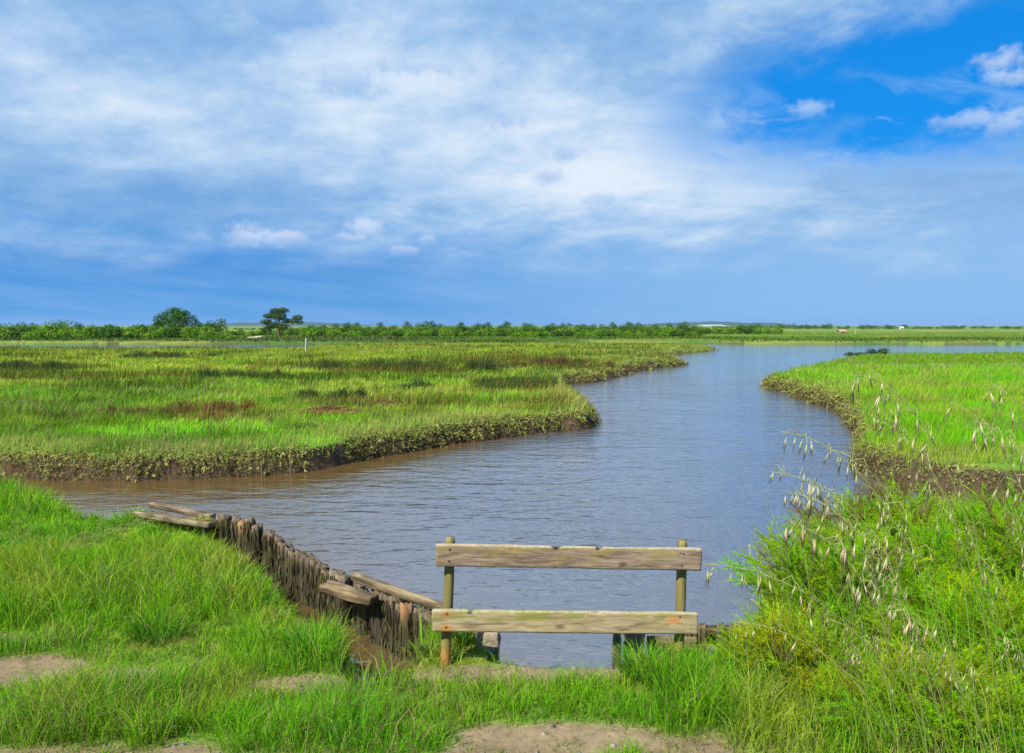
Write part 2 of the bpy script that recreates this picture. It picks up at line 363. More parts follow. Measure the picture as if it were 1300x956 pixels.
# ------------------------------------------------------------------ water
def water_mat():
    m = bpy.data.materials.new('river_water'); nt = nodes(m); L = nt.links.new
    tc = mk(nt, 'ShaderNodeTexCoord')
    hs = None
    for (scx, scy, rot, amp, det, dist) in ((1.3, 3.0, .10, 1.0, 2.0, .5), (3.4, 7.5, -.16, .42, 2.0, .4), (.35, .9, .2, 1.1, 1.0, .3), (10, 22, .05, .10, 2.0, 0)):
        mp = mk(nt, 'ShaderNodeMapping'); mp.inputs['Scale'].default_value = (scx, scy, 1); mp.inputs['Rotation'].default_value = (0, 0, rot)
        L(tc.outputs['Object'], mp.inputs['Vector'])
        n = mk(nt, 'ShaderNodeTexNoise', Scale=1.0, Detail=det, Roughness=.5, Distortion=dist); L(mp.outputs[0], n.inputs['Vector'])
        a = mk(nt, 'ShaderNodeMath', operation='MULTIPLY_ADD'); L(n.outputs[0], a.inputs[0]); a.inputs[1].default_value = amp
        if hs is None: a.inputs[2].default_value = 0
        else: L(hs, a.inputs[2])
        hs = a.outputs[0]
    # calm water in the lee of the banks and gusts elsewhere
    gn = mk(nt, 'ShaderNodeTexNoise', Scale=.12, Detail=3.0); L(tc.outputs['Object'], gn.inputs['Vector'])
    mr = mk(nt, 'ShaderNodeMapRange'); mr.inputs[1].default_value = .3; mr.inputs[2].default_value = .7; mr.inputs[3].default_value = .4; mr.inputs[4].default_value = 1.0; L(gn.outputs[0], mr.inputs[0])
    bp = mk(nt, 'ShaderNodeBump', Distance=.06); sy = mk(nt, 'ShaderNodeSeparateXYZ'); L(tc.outputs['Object'], sy.inputs[0])
    fy = mk(nt, 'ShaderNodeMapRange', interpolation_type='SMOOTHSTEP'); fy.inputs[1].default_value = 12; fy.inputs[2].default_value = 75; fy.inputs[3].default_value = 1; fy.inputs[4].default_value = .3; L(sy.outputs[1], fy.inputs[0])
    ms = mk(nt, 'ShaderNodeMath', operation='MULTIPLY'); L(mr.outputs[0], ms.inputs[0]); L(fy.outputs[0], ms.inputs[1]); L(ms.outputs[0], bp.inputs['Strength']); L(hs, bp.inputs['Height'])
    d = mk(nt, 'ShaderNodeBsdfPrincipled', Roughness=.06); d.inputs['IOR'].default_value = 3.4
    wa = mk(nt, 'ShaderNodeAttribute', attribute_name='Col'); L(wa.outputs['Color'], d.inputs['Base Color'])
    L(bp.outputs[0], d.inputs['Normal'])
    o = mk(nt, 'ShaderNodeOutputMaterial'); L(d.outputs[0], o.inputs['Surface'])
    return m
wy = np.concatenate([[-29, 2], np.exp(np.arange(math.log(5), math.log(150), .02)), [160, 200, 400]]); wt = np.concatenate([[-30, -4], np.linspace(-1, 1, 160), [4, 30]])
WX, WY = np.meshgrid(wt, wy); WX = WX * np.maximum(WY, 20)
ws = np.max(np.stack([sdist(WX, WY, l) for l in LANDS]), 0)          # silt stirred up in the shallows, plus brown bank reflection put into the colour
silt_reflect = np.exp(-np.clip(-ws, 0, 99) / (.9 + .03 * WY)) * ss(2.5, -3.5, WX) + .5 * np.exp(-np.clip(-ws, 0, 99) / .9) + .55 * ss(.5, -6, WX) * ss(24, 15, WY)
wc = mixc(mixc(np.array([.082, .083, .094]), np.array([.074, .102, .148]), ss(7, 26, WY)), np.array([.100, .062, .020]), np.clip(silt_reflect, 0, 1))
nr, nc = WX.shape; i = np.arange(nr - 1)[:, None] * nc + np.arange(nc - 1)[None]
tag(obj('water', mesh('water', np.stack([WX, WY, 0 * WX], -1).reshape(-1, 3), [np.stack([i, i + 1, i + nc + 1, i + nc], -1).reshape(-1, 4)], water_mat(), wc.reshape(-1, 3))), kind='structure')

# ------------------------------------------------------------------ marsh grass (stuff)
def logpts(n, y0, y1, t0=-1.0, t1=.9):
    y = np.exp(rng.uniform(math.log(y0), math.log(y1), n)); x = rng.uniform(t0, t1, n) * y
    return x, y
def P3(x, y, z): return np.stack([x, y, z], 1)
def sward(name, x, y, keep, hgt, wk, lean, colf, mat=M_grass):
    z, s, k, w = height(x, y, True)
    m = keep(s, k, w, x, y); x, y, z, k, s = x[m], y[m], z[m], k[m], s[m]; n = len(x)
    c = colf(x, y, k, s) * rng.uniform(.7, 1.3, (n, 1)) * rng.uniform(.9, 1.1, (n, 3))
    b = Buf()
    blades(b, P3(x, y, z - .02), hgt(x, y, k, n), np.maximum(.008, wk * y) * rng.uniform(.6, 1.3, n), rng.uniform(0, PI, n), lean * rng.uniform(.3, 1.5, n), rng.normal(.2, 1.2, n), c, c * np.array([1.25, 1.12, 1.0]))
    return tag(obj(name, b.mesh(name, mat)), kind='stuff')
x, y = logpts(400000, 15, 120)
def mcol(x, y, k, s):
    c = tone(x, y, k)
    edge = ss(2.6, .5, s) * (k == 0) * ss(.35, .55, fbm(x / 1.2, y / 1.2, 15))
    c = mixc(c, G_pale, np.clip(edge, 0, 1) * .8)
    n = len(x); dry = rng.random(n) < .06 + .22 * ss(.5, .62, fbm(x / 2.4, y / 1.2, 53, 3))
    c[dry] = np.array([.30, .25, .11]); return c
o = sward('marsh_grass', x, y, lambda s, k, w, x, y: ((k == 0) | (k == 1)) & (s > w * np.where(rng.random(len(x)) < .5, .4, .75)) & (rng.random(len(x)) > .6 * rush_mask(x, y)),
      lambda x, y, k, n: (.16 + .22 * fbm(x / 1.5, y / 1.5, 33)) * rng.uniform(.6, 1.3, n) * np.where(k == 1, 1.1, 1) * (1 - .65 * ss(85, 100, y) * ss(-22, -30, x)), .00075, .55, mcol)
o['label'] = 'tall green marsh grass covering the flats either side of the river'
# rush beds, dark and rust brown
x, y = logpts(180000, 17, 110)
def rcol(x, y, k, s):
    r = ss(.46, .60, fbm(x / 6, y / 3, 57, 3) + .05 * ss(-6, 4, x) * ss(40, 48, y))
    return mixc(mixc(G_dark, G_olive, rng.random(len(x)) * .8), G_rust, r * rng.uniform(.3, 1, len(x)))
o = sward('rush_beds', x, y, lambda s, k, w, x, y: (k == 0) & (s > .9) & (rng.random(len(x)) < rush_mask(x, y)),
      lambda x, y, k, n: (.32 + .3 * fbm(x / 2, y / 2, 35)) * rng.uniform(.7, 1.25, n), .0008, .35, rcol)
o['label'] = 'dark olive and rust brown rush beds in streaks across the left marsh'
# far saltmarsh scrub
x, y = logpts(110000, 118, 330)
def scrub(x, y): return ss(-14, -24, x) * ss(139, 141, y) * ss(168, 160, y)
def fcol(x, y, k, s):
    c = mixc(tone(x, y, k), np.array([.06, .105, .02]), ss(.45, .6, fbm(x / 22, y / 9, 63, 3)) * .8 * ss(185, 165, y))
    return mixc(c, np.array([.085, .115, .03]), scrub(x, y) * ss(.25, .45, fbm(x / 5, y / 5, 65, 3)))
o = sward('saltmarsh_scrub', x, y, lambda s, k, w, x, y: (k == 2) & (s > .6),
      lambda x, y, k, n: (.16 + .4 * ss(.45, .6, fbm(x / 22, y / 9, 63, 3)) * ss(185, 165, y) + .3 * scrub(x, y)) * rng.uniform(.6, 1.2, n), .0016, .4, fcol, M_far)
o['label'] = 'low olive saltmarsh scrub covering the far side of the river'

# ------------------------------------------------------------------ sea purslane on the eroded banks (stuff)
def shore_pts(poly, i0, i1, step):
    out = []
    P = np.array(poly)[i0:i1]
    for a, b in zip(P[:-1], P[1:]):
        L = np.linalg.norm(b - a); n = max(1, int(L / step))
        nrm = np.array([(a - b)[1], (b - a)[0]]) / (L + 1e-9)
        for k in range(n): out.append((*(a + (b - a) * (k + random.random()) / n), *nrm))
    return np.array(out)
def purslane(buf, poly, i0, i1, per_m, nl, mats=1.0):
    """drooping leafy sprigs on the bank face, upright ones in mats behind the lip"""
    pk = [q for q, l in enumerate(LANDS) if l is poly][0]
    S = shore_pts(poly, i0, i1, 1.0 / per_m); n = len(S)
    sc = np.clip(S[:, 1] / 20, .8, 3.2)
    o = rng.uniform(-1.2, 3.0, n) * sc; x, y = S[:, 0] + S[:, 2] * o, S[:, 1] + S[:, 3] * o
    z, sd, k, w = height(x, y, True)
    gap = fbm(x / .8, y / .8, 19, 3); mat = fbm(x / 1.4, y / 1.0, 29, 3)
    face = (sd > .02) & (sd < w * 1.5) & (rng.random(n) < ss(.26, .44, gap) + .12)
    top = (sd >= w * 1.5) & (sd < 2.6 * sc) & (rng.random(n) < mats * ss(.42, .58, mat + .15 * ss(1.6, .3, sd)) * .8)
    face &= rng.random(n) > .8 * np.exp(-((x - 7.4) / 2.0) ** 2 - ((y - 15.2) / 1.5) ** 2)
    m = (k == pk) & (face | top); x, y, z, w, sd, sc, face = x[m], y[m], z[m], w[m], sd[m], sc[m], face[m]; n = len(x)
    e = .12; gx = lands(x + e, y)[0] - lands(x - e, y)[0]; gy = lands(x, y + e)[0] - lands(x, y - e)[0]
    gl = np.hypot(gx, gy) + 1e-6; out = np.stack([-gx / gl, -gy / gl, np.zeros(n)], 1)
    d = out * rng.uniform(.2, .9, (n, 1)) + rng.normal(0, .35, (n, 3)); d[:, 2] = np.where(face, rng.uniform(-.35, .75, n), rng.uniform(.5, 1.3, n))
    d /= np.linalg.norm(d, axis=1, keepdims=True)
    L = rng.uniform(.08, .30, n) * sc ** .7 * np.where(face, 1, .6)
    low = face & (rng.random(n) < .78 - 1.25 * z)
    h = rng.random((n, 1)) ** .95
    c = np.array([.13, .17, .025]) * (1 - h) + np.array([.40, .41, .10]) * h
    dead = np.array([.055, .038, .016]) * (1 - h) + np.array([.16, .11, .045]) * h
    c = np.where(low[:, None], dead, c) * rng.uniform(.75, 1.2, (n, 1))
    t = rng.random((n, nl, 1)); P = P3(x, y, np.maximum(z, .05))[:, None] + d[:, None] * L[:, None, None] * t
    P[..., 2] -= (.5 * L[:, None] * t[..., 0] ** 2) * face[:, None]
    P = P + rng.normal(0, .016, P.shape) * sc[:, None, None]
    ll = np.repeat(.042 * sc * rng.uniform(.6, 1.3, n), nl) * rng.uniform(.6, 1.3, n * nl)
    leaves(buf, P.reshape(-1, 3), np.repeat(d * .4 + np.array([0, 0, .8]) + out * .4, nl, 0), ll, ll * .42, np.repeat(c, nl, 0) * rng.uniform(.7, 1.3, (n * nl, 1)), .6)
b = Buf()
purslane(b, left_marsh, 1, 22, 2600, 13, .28)
purslane(b, left_marsh, 20, 37, 520, 12, .35)
purslane(b, left_marsh, 36, 43, 200, 12, .35)
purslane(b, right_marsh, 0, 14, 1500, 13, .12)
tag(obj('sea_purslane', b.mesh('sea_purslane', M_fleshy)), 'olive sea purslane hanging over the eroded mud banks', None, None, 'stuff')

# ------------------------------------------------------------------ foreland grass (stuff)
def fore_grass():
    b = Buf()
    # tufts
    n = 24500
    y = rng.uniform(4.1, 14.2, n); x = rng.uniform(-1.3, .85, n) * y - .3
    z, s, k, w = height(x, y, True); pm = path_mask(x, y)
    bare = np.clip(pm * 1.15, 0, 1)
    inshrub = ss(2.1, 2.6, x) * ss(12, 11, y)
    near_notch = (x > -.75) & (x < 1.0)
    m = (k == 3) & (s > .02) & (rng.random(n) > bare) & (rng.random(n) > inshrub * .7) & (z > .03)
    m &= ~((x > -.42) & (x < 2.25) & (y > 5.95) & (y < 7.2) & (rng.random(n) < .93))
    m &= rng.random(n) > 1.6 * np.exp(-((x + 1.02) / .34) ** 2 - ((y - 6.1) / .5) ** 2)
    m &= ~((x < -1.0) & (z < .12) & (rng.random(n) < .6))
    x, y, z, pm, w, s = x[m], y[m], z[m], pm[m], w[m], s[m]; n = len(x)
    per = 13
    lush = ss(.25, .5, fbm(x / 1.3, y / 1.3, 81)) * (1 - pm) * np.where(near_notch[m], .28, 1)
    lush *= 1 - .75 * np.exp(-((x + 6.0) / .8) ** 2 - ((y - 10.9) / .8) ** 2)
    lush *= np.where(w > .2, .15 + .85 * ss(.1, 1.1, s), 1) * (1 - .9 * np.exp(-((x + 4.6) / 1.1) ** 2 - ((y - 10.3) / .9) ** 2)) * (1 - .85 * (x > .7) * ss(6.1, 6.4, y) * ss(2.5, 2.2, x))
    H = (.09 + .29 * lush) * rng.uniform(.8, 1.2, n)
    X = np.repeat(x, per); Y = np.repeat(y, per); a = rng.uniform(0, 2 * PI, n * per); rr = np.abs(rng.normal(0, .05, n * per))
    X2, Y2 = X + np.cos(a) * rr, Y + np.sin(a) * rr
    Z2 = height(X2, Y2)
    h = np.repeat(H, per) * rng.uniform(.5, 1.15, n * per)
    c = tone(X2, Y2, np.full(n * per, 3)) * np.repeat(rng.uniform(.75, 1.25, (n, 1)), per, 0) * rng.uniform(.7, 1.3, (n * per, 1))
    cool = np.repeat(rng.random(n) < .12, per); c[cool] = c[cool] * np.array([.75, .85, 2.6])
    dry = rng.random(n * per) < .06 + .18 * np.repeat(ss(.52, .66, fbm(x / .9, y / .7, 87, 3)), per) + .15 * np.repeat(pm, per); c[dry] = np.array([.36, .30, .12]) * rng.uniform(.7, 1.2, (dry.sum(), 1))
    blades(b, P3(X2, Y2, Z2 - .01), h, rng.uniform(.004, .009, n * per) * np.clip(Y2 / 7, .8, 2), rng.uniform(0, PI, n * per), rng.uniform(.25, 1.1, n * per), a + rng.normal(.0, .5, n * per) * 1.0, c, c * np.array([1.3, 1.12, 1.]))
    # short turf
    n = 120000
    y = rng.uniform(4.3, 9, n); x = rng.uniform(-1.2, .85, n) * y
    z, s, k, w = height(x, y, True); pm = path_mask(x, y); lump = fbm(x / .35, y / .3, 83, 3)
    m = (k == 3) & (s > .05) & (z > .2) & (rng.random(n) > np.clip(pm * 1.25 - ss(.40, .56, lump) * .95, 0, .96))
    x, y, z, pm = x[m], y[m], z[m], pm[m]; n = len(x)
    c = mixc(np.array([.14, .22, .03]), np.array([.30, .27, .07]), rng.random(n) * (.3 + .5 * pm)) * rng.uniform(.7, 1.2, (n, 1))
    blades(b, P3(x, y, z - .005), rng.uniform(.02, .075, n), rng.uniform(.003, .006, n), rng.uniform(0, PI, n), rng.uniform(.4, 1.5, n), rng.uniform(0, 2 * PI, n), c)
    return b
o = tag(obj('foreland_grass', fore_grass().mesh('foreland_grass', M_grass)), 'lush bright green grass on the near bank left of the pilings', None, None, 'stuff')
# pale seed heads and fallen dry straw over the left bank
b = Buf()
for k in range(110):
    t = random.random()
    px, py = 60 + 130 * t + random.gauss(0, 9), 705 - 50 * t + random.gauss(0, 6)
    q = on_z(px, py, .68)
    a = random.gauss(.6, .5); L = random.uniform(.1, .3)
    d = np.array([math.cos(a), math.sin(a), random.uniform(-.1, .25)])
    tube(b, [q, q + d * L * .5 + [0, 0, .03], q + d * L], .0022, np.array([.34, .32, .13]) * random.uniform(.6, 1.2), 3, False)
tag(obj('fallen_straw', b.mesh('fallen_straw', M_dry)), 'pale fallen straw lying over the long grass', None, None, 'stuff')
# small stones on the bare soil
b = Buf()
ic = np.array([(0, 0, 1), (.9, 0, .3), (.28, .85, .3), (-.72, .53, .3), (-.72, -.53, .3), (.28, -.85, .3), (.72, .53, -.4), (-.28, .85, -.4), (-.9, 0, -.4), (-.28, -.85, -.4), (.72, -.53, -.4)])
icf = np.array([(0, 1, 2), (0, 2, 3), (0, 3, 4), (0, 4, 5), (0, 5, 1), (1, 6, 2), (2, 7, 3), (3, 8, 4), (4, 9, 5), (5, 10, 1), (2, 6, 7), (3, 7, 8), (4, 8, 9), (5, 9, 10), (1, 10, 6)])
for k in range(900):
    x, y = random.uniform(-3.6, 1.9), random.uniform(4.3, 6.3)
    if path_mask(np.array([x]), np.array([y]))[0] < .5: continue
    r = random.choice([.006, .009, .014, .02]) * random.uniform(.7, 1.3)
    z = float(height(np.array([x]), np.array([y]))[0])
    if z < .3: continue
    R = Matrix.Rotation(random.uniform(0, 6.3), 3, 'Z') @ Matrix.Rotation(random.uniform(-.4, .4), 3, 'X')
    v = (ic * (1 + rng.uniform(-.2, .2, ic.shape)) * np.array([1, .8, .6]) * r) @ np.array(R).T + [x, y, z + r * .1]
    b.add(v, [icf], np.array([.21, .18, .14]) * random.uniform(.6, 1.3))
tag(obj('gravel', b.mesh('gravel', M_stone)), 'small stones scattered on the trodden soil', None, None, 'stuff')

# distinct grass tufts round the railing
def tuft(px, py, y, r, n, hh, label, c0):
    q = at_y(px, py, y); q[2] = float(height(q[:1], q[1:2])[0]) - .01
    b = Buf(); a = rng.uniform(0, 2 * PI, n); rr = r * np.sqrt(rng.random(n)) * .45
    p = np.stack([np.cos(a) * rr, np.sin(a) * rr, np.zeros(n)], 1)
    c = np.asarray(c0) * rng.uniform(.7, 1.35, (n, 1)); dry = rng.random(n) < .06; c[dry] = [.4, .33, .12]
    blades(b, p, hh * rng.uniform(.5, 1.15, n), rng.uniform(.006, .011, n), a + PI / 2 + rng.normal(0, .5, n), rng.uniform(.3, 1.3, n), a + rng.normal(0, .4, n), c, c * np.array([1.3, 1.15, 1]))
    o = obj('grass_tuft', b.mesh('grass_tuft', M_grass)); o.location = q
    tag(o, label, 'grass tuft', 'thick grass tufts at the foot of the railing')
GB = (.10, .30, .018)
tuft(815, 880, 5.85, .34, 340, .27, 'thick bright green tuft at railing foot, between the open water gap and right post', GB)
tuft(850, 882, 5.7, .30, 300, .26, 'thick green tuft directly in front of the railing right post foot', (.085, .27, .02))
tuft(895, 868, 5.9, .28, 260, .22, 'green tuft right of the railing right post, below the dark beam', (.09, .26, .025))
tuft(584, 845, 6.45, .16, 170, .34, 'thin tall green tuft between the left post and the concrete block', (.10, .24, .03))
tuft(545, 858, 6.25, .14, 110, .16, 'short yellowish tuft left of the railing left post, by the muddy pool', (.16, .25, .035))
tuft(395, 850, 6.25, .42, 380, .30, 'wide green tuft spilling over the left edge of the muddy pool', GB)
tuft(200, 845, 6.6, .4, 240, .30, 'darker green tuft among bare soil at the bottom of the left bank', (.075, .22, .012))

# ------------------------------------------------------------------ railing
def block(L, D, H, nx=40, ny=3, nz=6, wob=.004, bev=.01, seed=0, notch=()):
    """sawn timber: box with softened arrises and an uneven surface, centred at its middle; x along the grain"""
    def grid(n): return np.linspace(-.5, .5, n)
    V = []; F = []; idx = {}
    xs, yy, zs = grid(nx), grid(ny + 1), grid(nz + 1)
    def vid(i, j, k):
        key = (i, j, k)
        if key not in idx:
            idx[key] = len(V); V.append((xs[i] * L, yy[j] * D, zs[k] * H))
        return idx[key]
    X, Y, Z = nx - 1, ny, nz
    for i in range(X):
        for k in range(Z):
            F.append((vid(i, 0, k), vid(i + 1, 0, k), vid(i + 1, 0, k + 1), vid(i, 0, k + 1)))
            F.append((vid(i + 1, Y, k), vid(i, Y, k), vid(i, Y, k + 1), vid(i + 1, Y, k + 1)))
        for j in range(Y):
            F.append((vid(i, j, Z), vid(i + 1, j, Z), vid(i + 1, j + 1, Z), vid(i, j + 1, Z)))
            F.append((vid(i + 1, j, 0), vid(i, j, 0), vid(i, j + 1, 0), vid(i + 1, j + 1, 0)))
    for j in range(Y):
        for k in range(Z):
            F.append((vid(0, j + 1, k), vid(0, j, k), vid(0, j, k + 1), vid(0, j + 1, k + 1)))
            F.append((vid(X, j, k), vid(X, j + 1, k), vid(X, j + 1, k + 1), vid(X, j, k + 1)))
    V = np.array(V)
    # soften the arrises
    h = np.array([L, D, H]) / 2
    e = np.maximum(np.abs(V) - (h - bev), 0)
    cnt = (e > 0).sum(1); ln = np.linalg.norm(e, axis=1)
    k = np.where((cnt > 1) & (ln > bev), bev / (ln + 1e-9), 1)[:, None]
    V = np.sign(V) * (np.minimum(np.abs(V), h - bev) + e * k)
    s = seed * 31.7
    V[:, 2] += (fbm(V[:, 0] * 3 + s, V[:, 1] * 9 + s, seed, 4) - .5) * wob * 4 * (np.abs(V[:, 2]) / h[2])
    V[:, 1] += (fbm(V[:, 0] * 6 + s, V[:, 2] * 30 + s, seed + 3, 3) - .5) * wob * 1.5
    V[:, 0] += (fbm(V[:, 1] * 40 + s, V[:, 2] * 25 + s, seed + 5, 2) - .5) * wob * 4 * (np.abs(V[:, 0]) > h[0] - bev * 1.1)
    for (x, w, d) in notch:      # decayed knot in the upper edge
        V[:, 2] -= d * np.exp(-((V[:, 0] - x) / w) ** 2) * (V[:, 2] > h[2] * .6)
    return V, F
def put(name, V, F, mat, A, B, parent=None, roll=0, col=(.3, .25, .2), smooth=False, pos=None):
    """lay a block between A and B (its x axis), with an object frame of its own"""
    A, B = np.array(A, float), np.array(B, float)
    o = obj(name, mesh(name, V, [[f for f in F]], mat, np.broadcast_to(np.array(col, float), V.shape), smooth), parent)
    d = Vector(B - A).normalized(); up = Vector((0, 0, 1)); yv = up.cross(d)
    if yv.length < .05: yv = Vector((0, 1, 0))
    yv.normalize(); zv = d.cross(yv)
    R = Matrix((d, yv, zv)).transposed().to_4x4() @ Matrix.Rotation(roll, 4, 'X')
    par = Vector(parent.location) if parent is not None else Vector((0, 0, 0))
    o.matrix_local = Matrix.Translation(Vector((A + B) / 2) - par) @ R
    return o
RY = 6.06
foot = at_y(566, 852, RY)
rail = thing('railing', 'weathered wooden railing of two planks on two round posts before the water', 'railing', (0, RY, .55))
M_b1 = board_mat('grey_board', (.075, .052, .033), (.175, .13, .085), (.28, .215, .145), (.24, .19, .05), .6, 3.1,
                 ((-.10, .075, .05, (.02, .015, .012), 1), (.22, .075, .035, (.03, .02, .015), 1), (.42, -.045, .06, (.07, .05, .035), .9), (-.02, -.05, .09, (.12, .09, .065), .8), (-.92, .045, .018, (.08, .03, .015), .9), (-.92, -.045, .018, (.08, .03, .015), .9), (.86, .05, .02, (.10, .03, .012), .9), (.86, -.05, .03, (.12, .05, .02), .6), (-.45, .06, .03, (.08, .055, .04), .6)))
M_b2 = board_mat('yellow_board', (.13, .092, .045), (.27, .21, .11), (.36, .29, .17), (.17, .18, .03), .8, 8.4,
                 ((-.92, .05, .07, (.33, .12, .035), .85), (-.92, -.055, .08, (.42, .17, .04), .9), (.84, .03, .085, (.42, .19, .05), .85), (-.04, -.03, .05, (.12, .085, .05), .85), (-.74, .07, .035, (.05, .045, .045), 1), (.25, .0, .09, (.22, .17, .09), .5)))
V, F = block(2.05, .045, .172, 110, 4, 10, .003, .005, 1, ((-.09, .035, .014), (.24, .02, .012)))
put('board', V, F, M_b1, at_y(552.5, 704.5, RY - .075), at_y(891, 710, RY - .075), rail)
V, F = block(2.06, .05, .168, 110, 4, 10, .003, .006, 2, ((-.72, .03, .006),))
lb = put('board', V, F, M_b2, at_y(546.5, 787, RY - .08), at_y(888, 791, RY - .08), rail)
lb['label'] = 'yellowish lower board with lichen and rust stains'
M_post = col_mat('round_post', .8, 18, .5, .5, (1, 1, .15), .2, .006)
def post(px0, py0, px1, py1, r, col_top, col_bot):
    A = at_y(px1, py1, RY); Bp = at_y(px0, py0, RY); A = A + (A - Bp) * .25
    n = 40; t = np.linspace(0, 1, n)[:, None]
    pts = A + (Bp - A) * t; b = Buf()
    pts[:, 0] += (fbm(t[:, 0] * 3, t[:, 0] * 0, int(px0), 2) - .5) * .012
    rad = r * (1 + .08 * (1 - t[:, 0])); rad[-1] *= .86
    tube(b, pts - np.array([0, RY, .55]), rad, (0, 0, 0), 18)
    tt = np.repeat(t, 18, 0)[:, 0]; nz_ = fbm(tt * 9, np.tile(np.arange(18), n) * .6, 5, 3)
    k = ss(.42, .28, tt + (nz_ - .5) * .25)
    b.c[-1] = mixc(mixc(np.array(col_top), np.array(col_top) * np.array([.85, 1, .55]), ss(.4, .6, nz_)), np.array(col_bot), k)
    return obj('post', b.mesh('post', M_post, True), rail)
post(572, 682, 565.5, 852, .038, (.19, .145, .075), (.36, .17, .045))
post(866.5, 685.5, 862, 840, .039, (.19, .14, .07), (.30, .19, .065))
# nail heads
def nail(px, py, yy):
    b = Buf(); q = at_y(px, py, yy) - np.array([0, RY, .55])
    tube(b, [q, q + [0, -.004, 0]], .0075, (.10, .055, .035), 8)
    return obj('nail', b.mesh('nail', M_stone), rail)
for (px, py) in ((571, 697), (570, 712), (868, 703), (866, 718)): nail(px, py, RY - .098)
for (px, py) in ((567, 779), (566, 796), (863, 783)): nail(px, py, RY - .106)

# ------------------------------------------------------------------ row of pilings
LA, LB = np.array([-4.0, 10.66]), np.array([-.755, 7.19])
def on_line(px, A=LA, B=LB):
    d = ray(px, 478); d = d[:2] / d[1]
    # solve A + t (B-A) = s d
    m = np.array([[(B - A)[0], -d[0]], [(B - A)[1], -d[1]]]); t, s = np.linalg.solve(m, -A)
    return A + t * (B - A)
def make_pile(x, y, ztop, r, tint, seed, lean=0.0, weed=1.0, zbot=-.6, square=0.0, label=None, top_col=None, group='old pilings of the bank row'):
    root = thing('piling', label or 'rough dark piling hung with dry weed, one of the close row beside the grass', 'piling', (x, y, 0), 0, group)
    ns, nl = 16, 16
    a = np.arange(ns) * 2 * PI / ns; t = np.linspace(0, 1, nl)
    A, T = np.meshgrid(a, t)
    zz = zbot + (ztop - zbot) * T
    groove = (fbm(A * 2.2 + seed * 5.1, T * 1.2 + seed, 3, 3) - .5) * .38 + (vn(A * 5 + seed, T * 2, 9) - .5) * .22
    R = r * (1 + groove * .75)
    sq = 1 / np.maximum(np.abs(np.cos(A + seed)), np.abs(np.sin(A + seed)))
    R = R * (1 - square + square * sq * .9)
    R[-1] *= .82
    X = R * np.cos(A) + lean * (T ** 2) ; Y = R * np.sin(A) * .9 + lean * .3 * T
    zz = zz + (T > .9) * (fbm(A * 1.3 + seed * 3, A * 0 + seed, 2, 3) - .55) * .11
    co = np.stack([X, Y, zz], -1).reshape(-1, 3)
    i = np.arange(nl - 1)[:, None] * ns; j = np.arange(ns)[None]; j2 = (j + 1) % ns
    q = np.stack([i + j, i + j2, i + ns + j2, i + ns + j], -1).reshape(-1, 4)
    ctr = co[-ns:].mean(0) - [0, 0, .02]
    co = np.vstack([co, ctr]); tri = np.stack([(nl - 1) * ns + np.arange(ns), (nl - 1) * ns + (np.arange(ns) + 1) % ns, np.full(ns, len(co) - 1)], 1)
    TT_ = np.append(T.reshape(-1), 1.0); nzz = fbm(np.append(A.reshape(-1), 0) * 1.5 + seed, TT_ * 6, 6, 3)
    tc = np.array(top_col if top_col is not None else (.15, .11, .066))
    c = mixc(np.array([.040, .031, .020]), np.array([.060, .054, .022]), ss(.4, .6, nzz)) * tint
    c = mixc(c, tc, ss(.86, .98, TT_ + (nzz - .5) * .25))
    me = mesh('timber', co, [q, tri], M_pile, c, False)
    obj('timber', me, root)
    n = int(95 * weed)
    if n:
        b = Buf(); aa = rng.uniform(0, 2 * PI, n); z0 = ztop - rng.random(n) ** 1.3 * .5 - .02; L = rng.uniform(.06, .2, n)
        rr = r * rng.uniform(.95, 1.1, n)
        p = P3(rr * np.cos(aa) + lean * .8, rr * np.sin(aa) * .9, z0)
        c = mixc(np.array([.034, .027, .013]), np.array([.10, .088, .03]), rng.random(n) ** 1.5) * rng.uniform(.6, 1.25, (n, 1))
        yaw = aa + PI / 2 + rng.normal(0, .5, n)
        side = np.stack([np.cos(yaw), np.sin(yaw), np.zeros(n)], 1) * rng.uniform(.005, .014, n)[:, None]
        out = P3(np.cos(aa), np.sin(aa), np.zeros(n)) * rng.uniform(-.004, .02, n)[:, None]
        e = p + out - np.array([0, 0, 1]) * L[:, None] + rng.normal(0, .012, (n, 3))
        md = (p + e) / 2 + out * .5
        co = np.stack([p - side, p + side, md - side, md + side, e], 1).reshape(-1, 3); k = np.arange(n) * 5
        b.add(co, [np.stack([k, k + 1, k + 3, k + 2], 1), np.stack([k + 2, k + 3, k + 4], 1)], np.repeat(c, 5, 0))
        obj('weed', b.mesh('weed', M_weed), root)
    return root
tops = [(264, 658, .8), (275, 655, .6), (284, 653, .9), (294, 657, .8), (304, 660, .9, 'o'), (312, 658, .9), (321, 666, .8), (330, 674, .8), (338, 676, .7), (346, 684, .8), (355, 688, .75), (363, 694, .8), (371, 699, .8), (379, 701, .8), (387, 707, .8), (395, 712, .8), (403, 716, .85), (410, 722, .8),
        (421, 724, 1.1, 'g'), (434, 729, 1.0, 'g'), (446, 741, .9), (459, 748, 1.0, 'g'), (470, 747, .9), (481, 750, 1.0), (491, 756, .9), (501, 757, .9), (510, 766, .9), (519, 766, .8, 'o'), (528, 771, .8), (537, 775, .8), (546, 781, .7)]
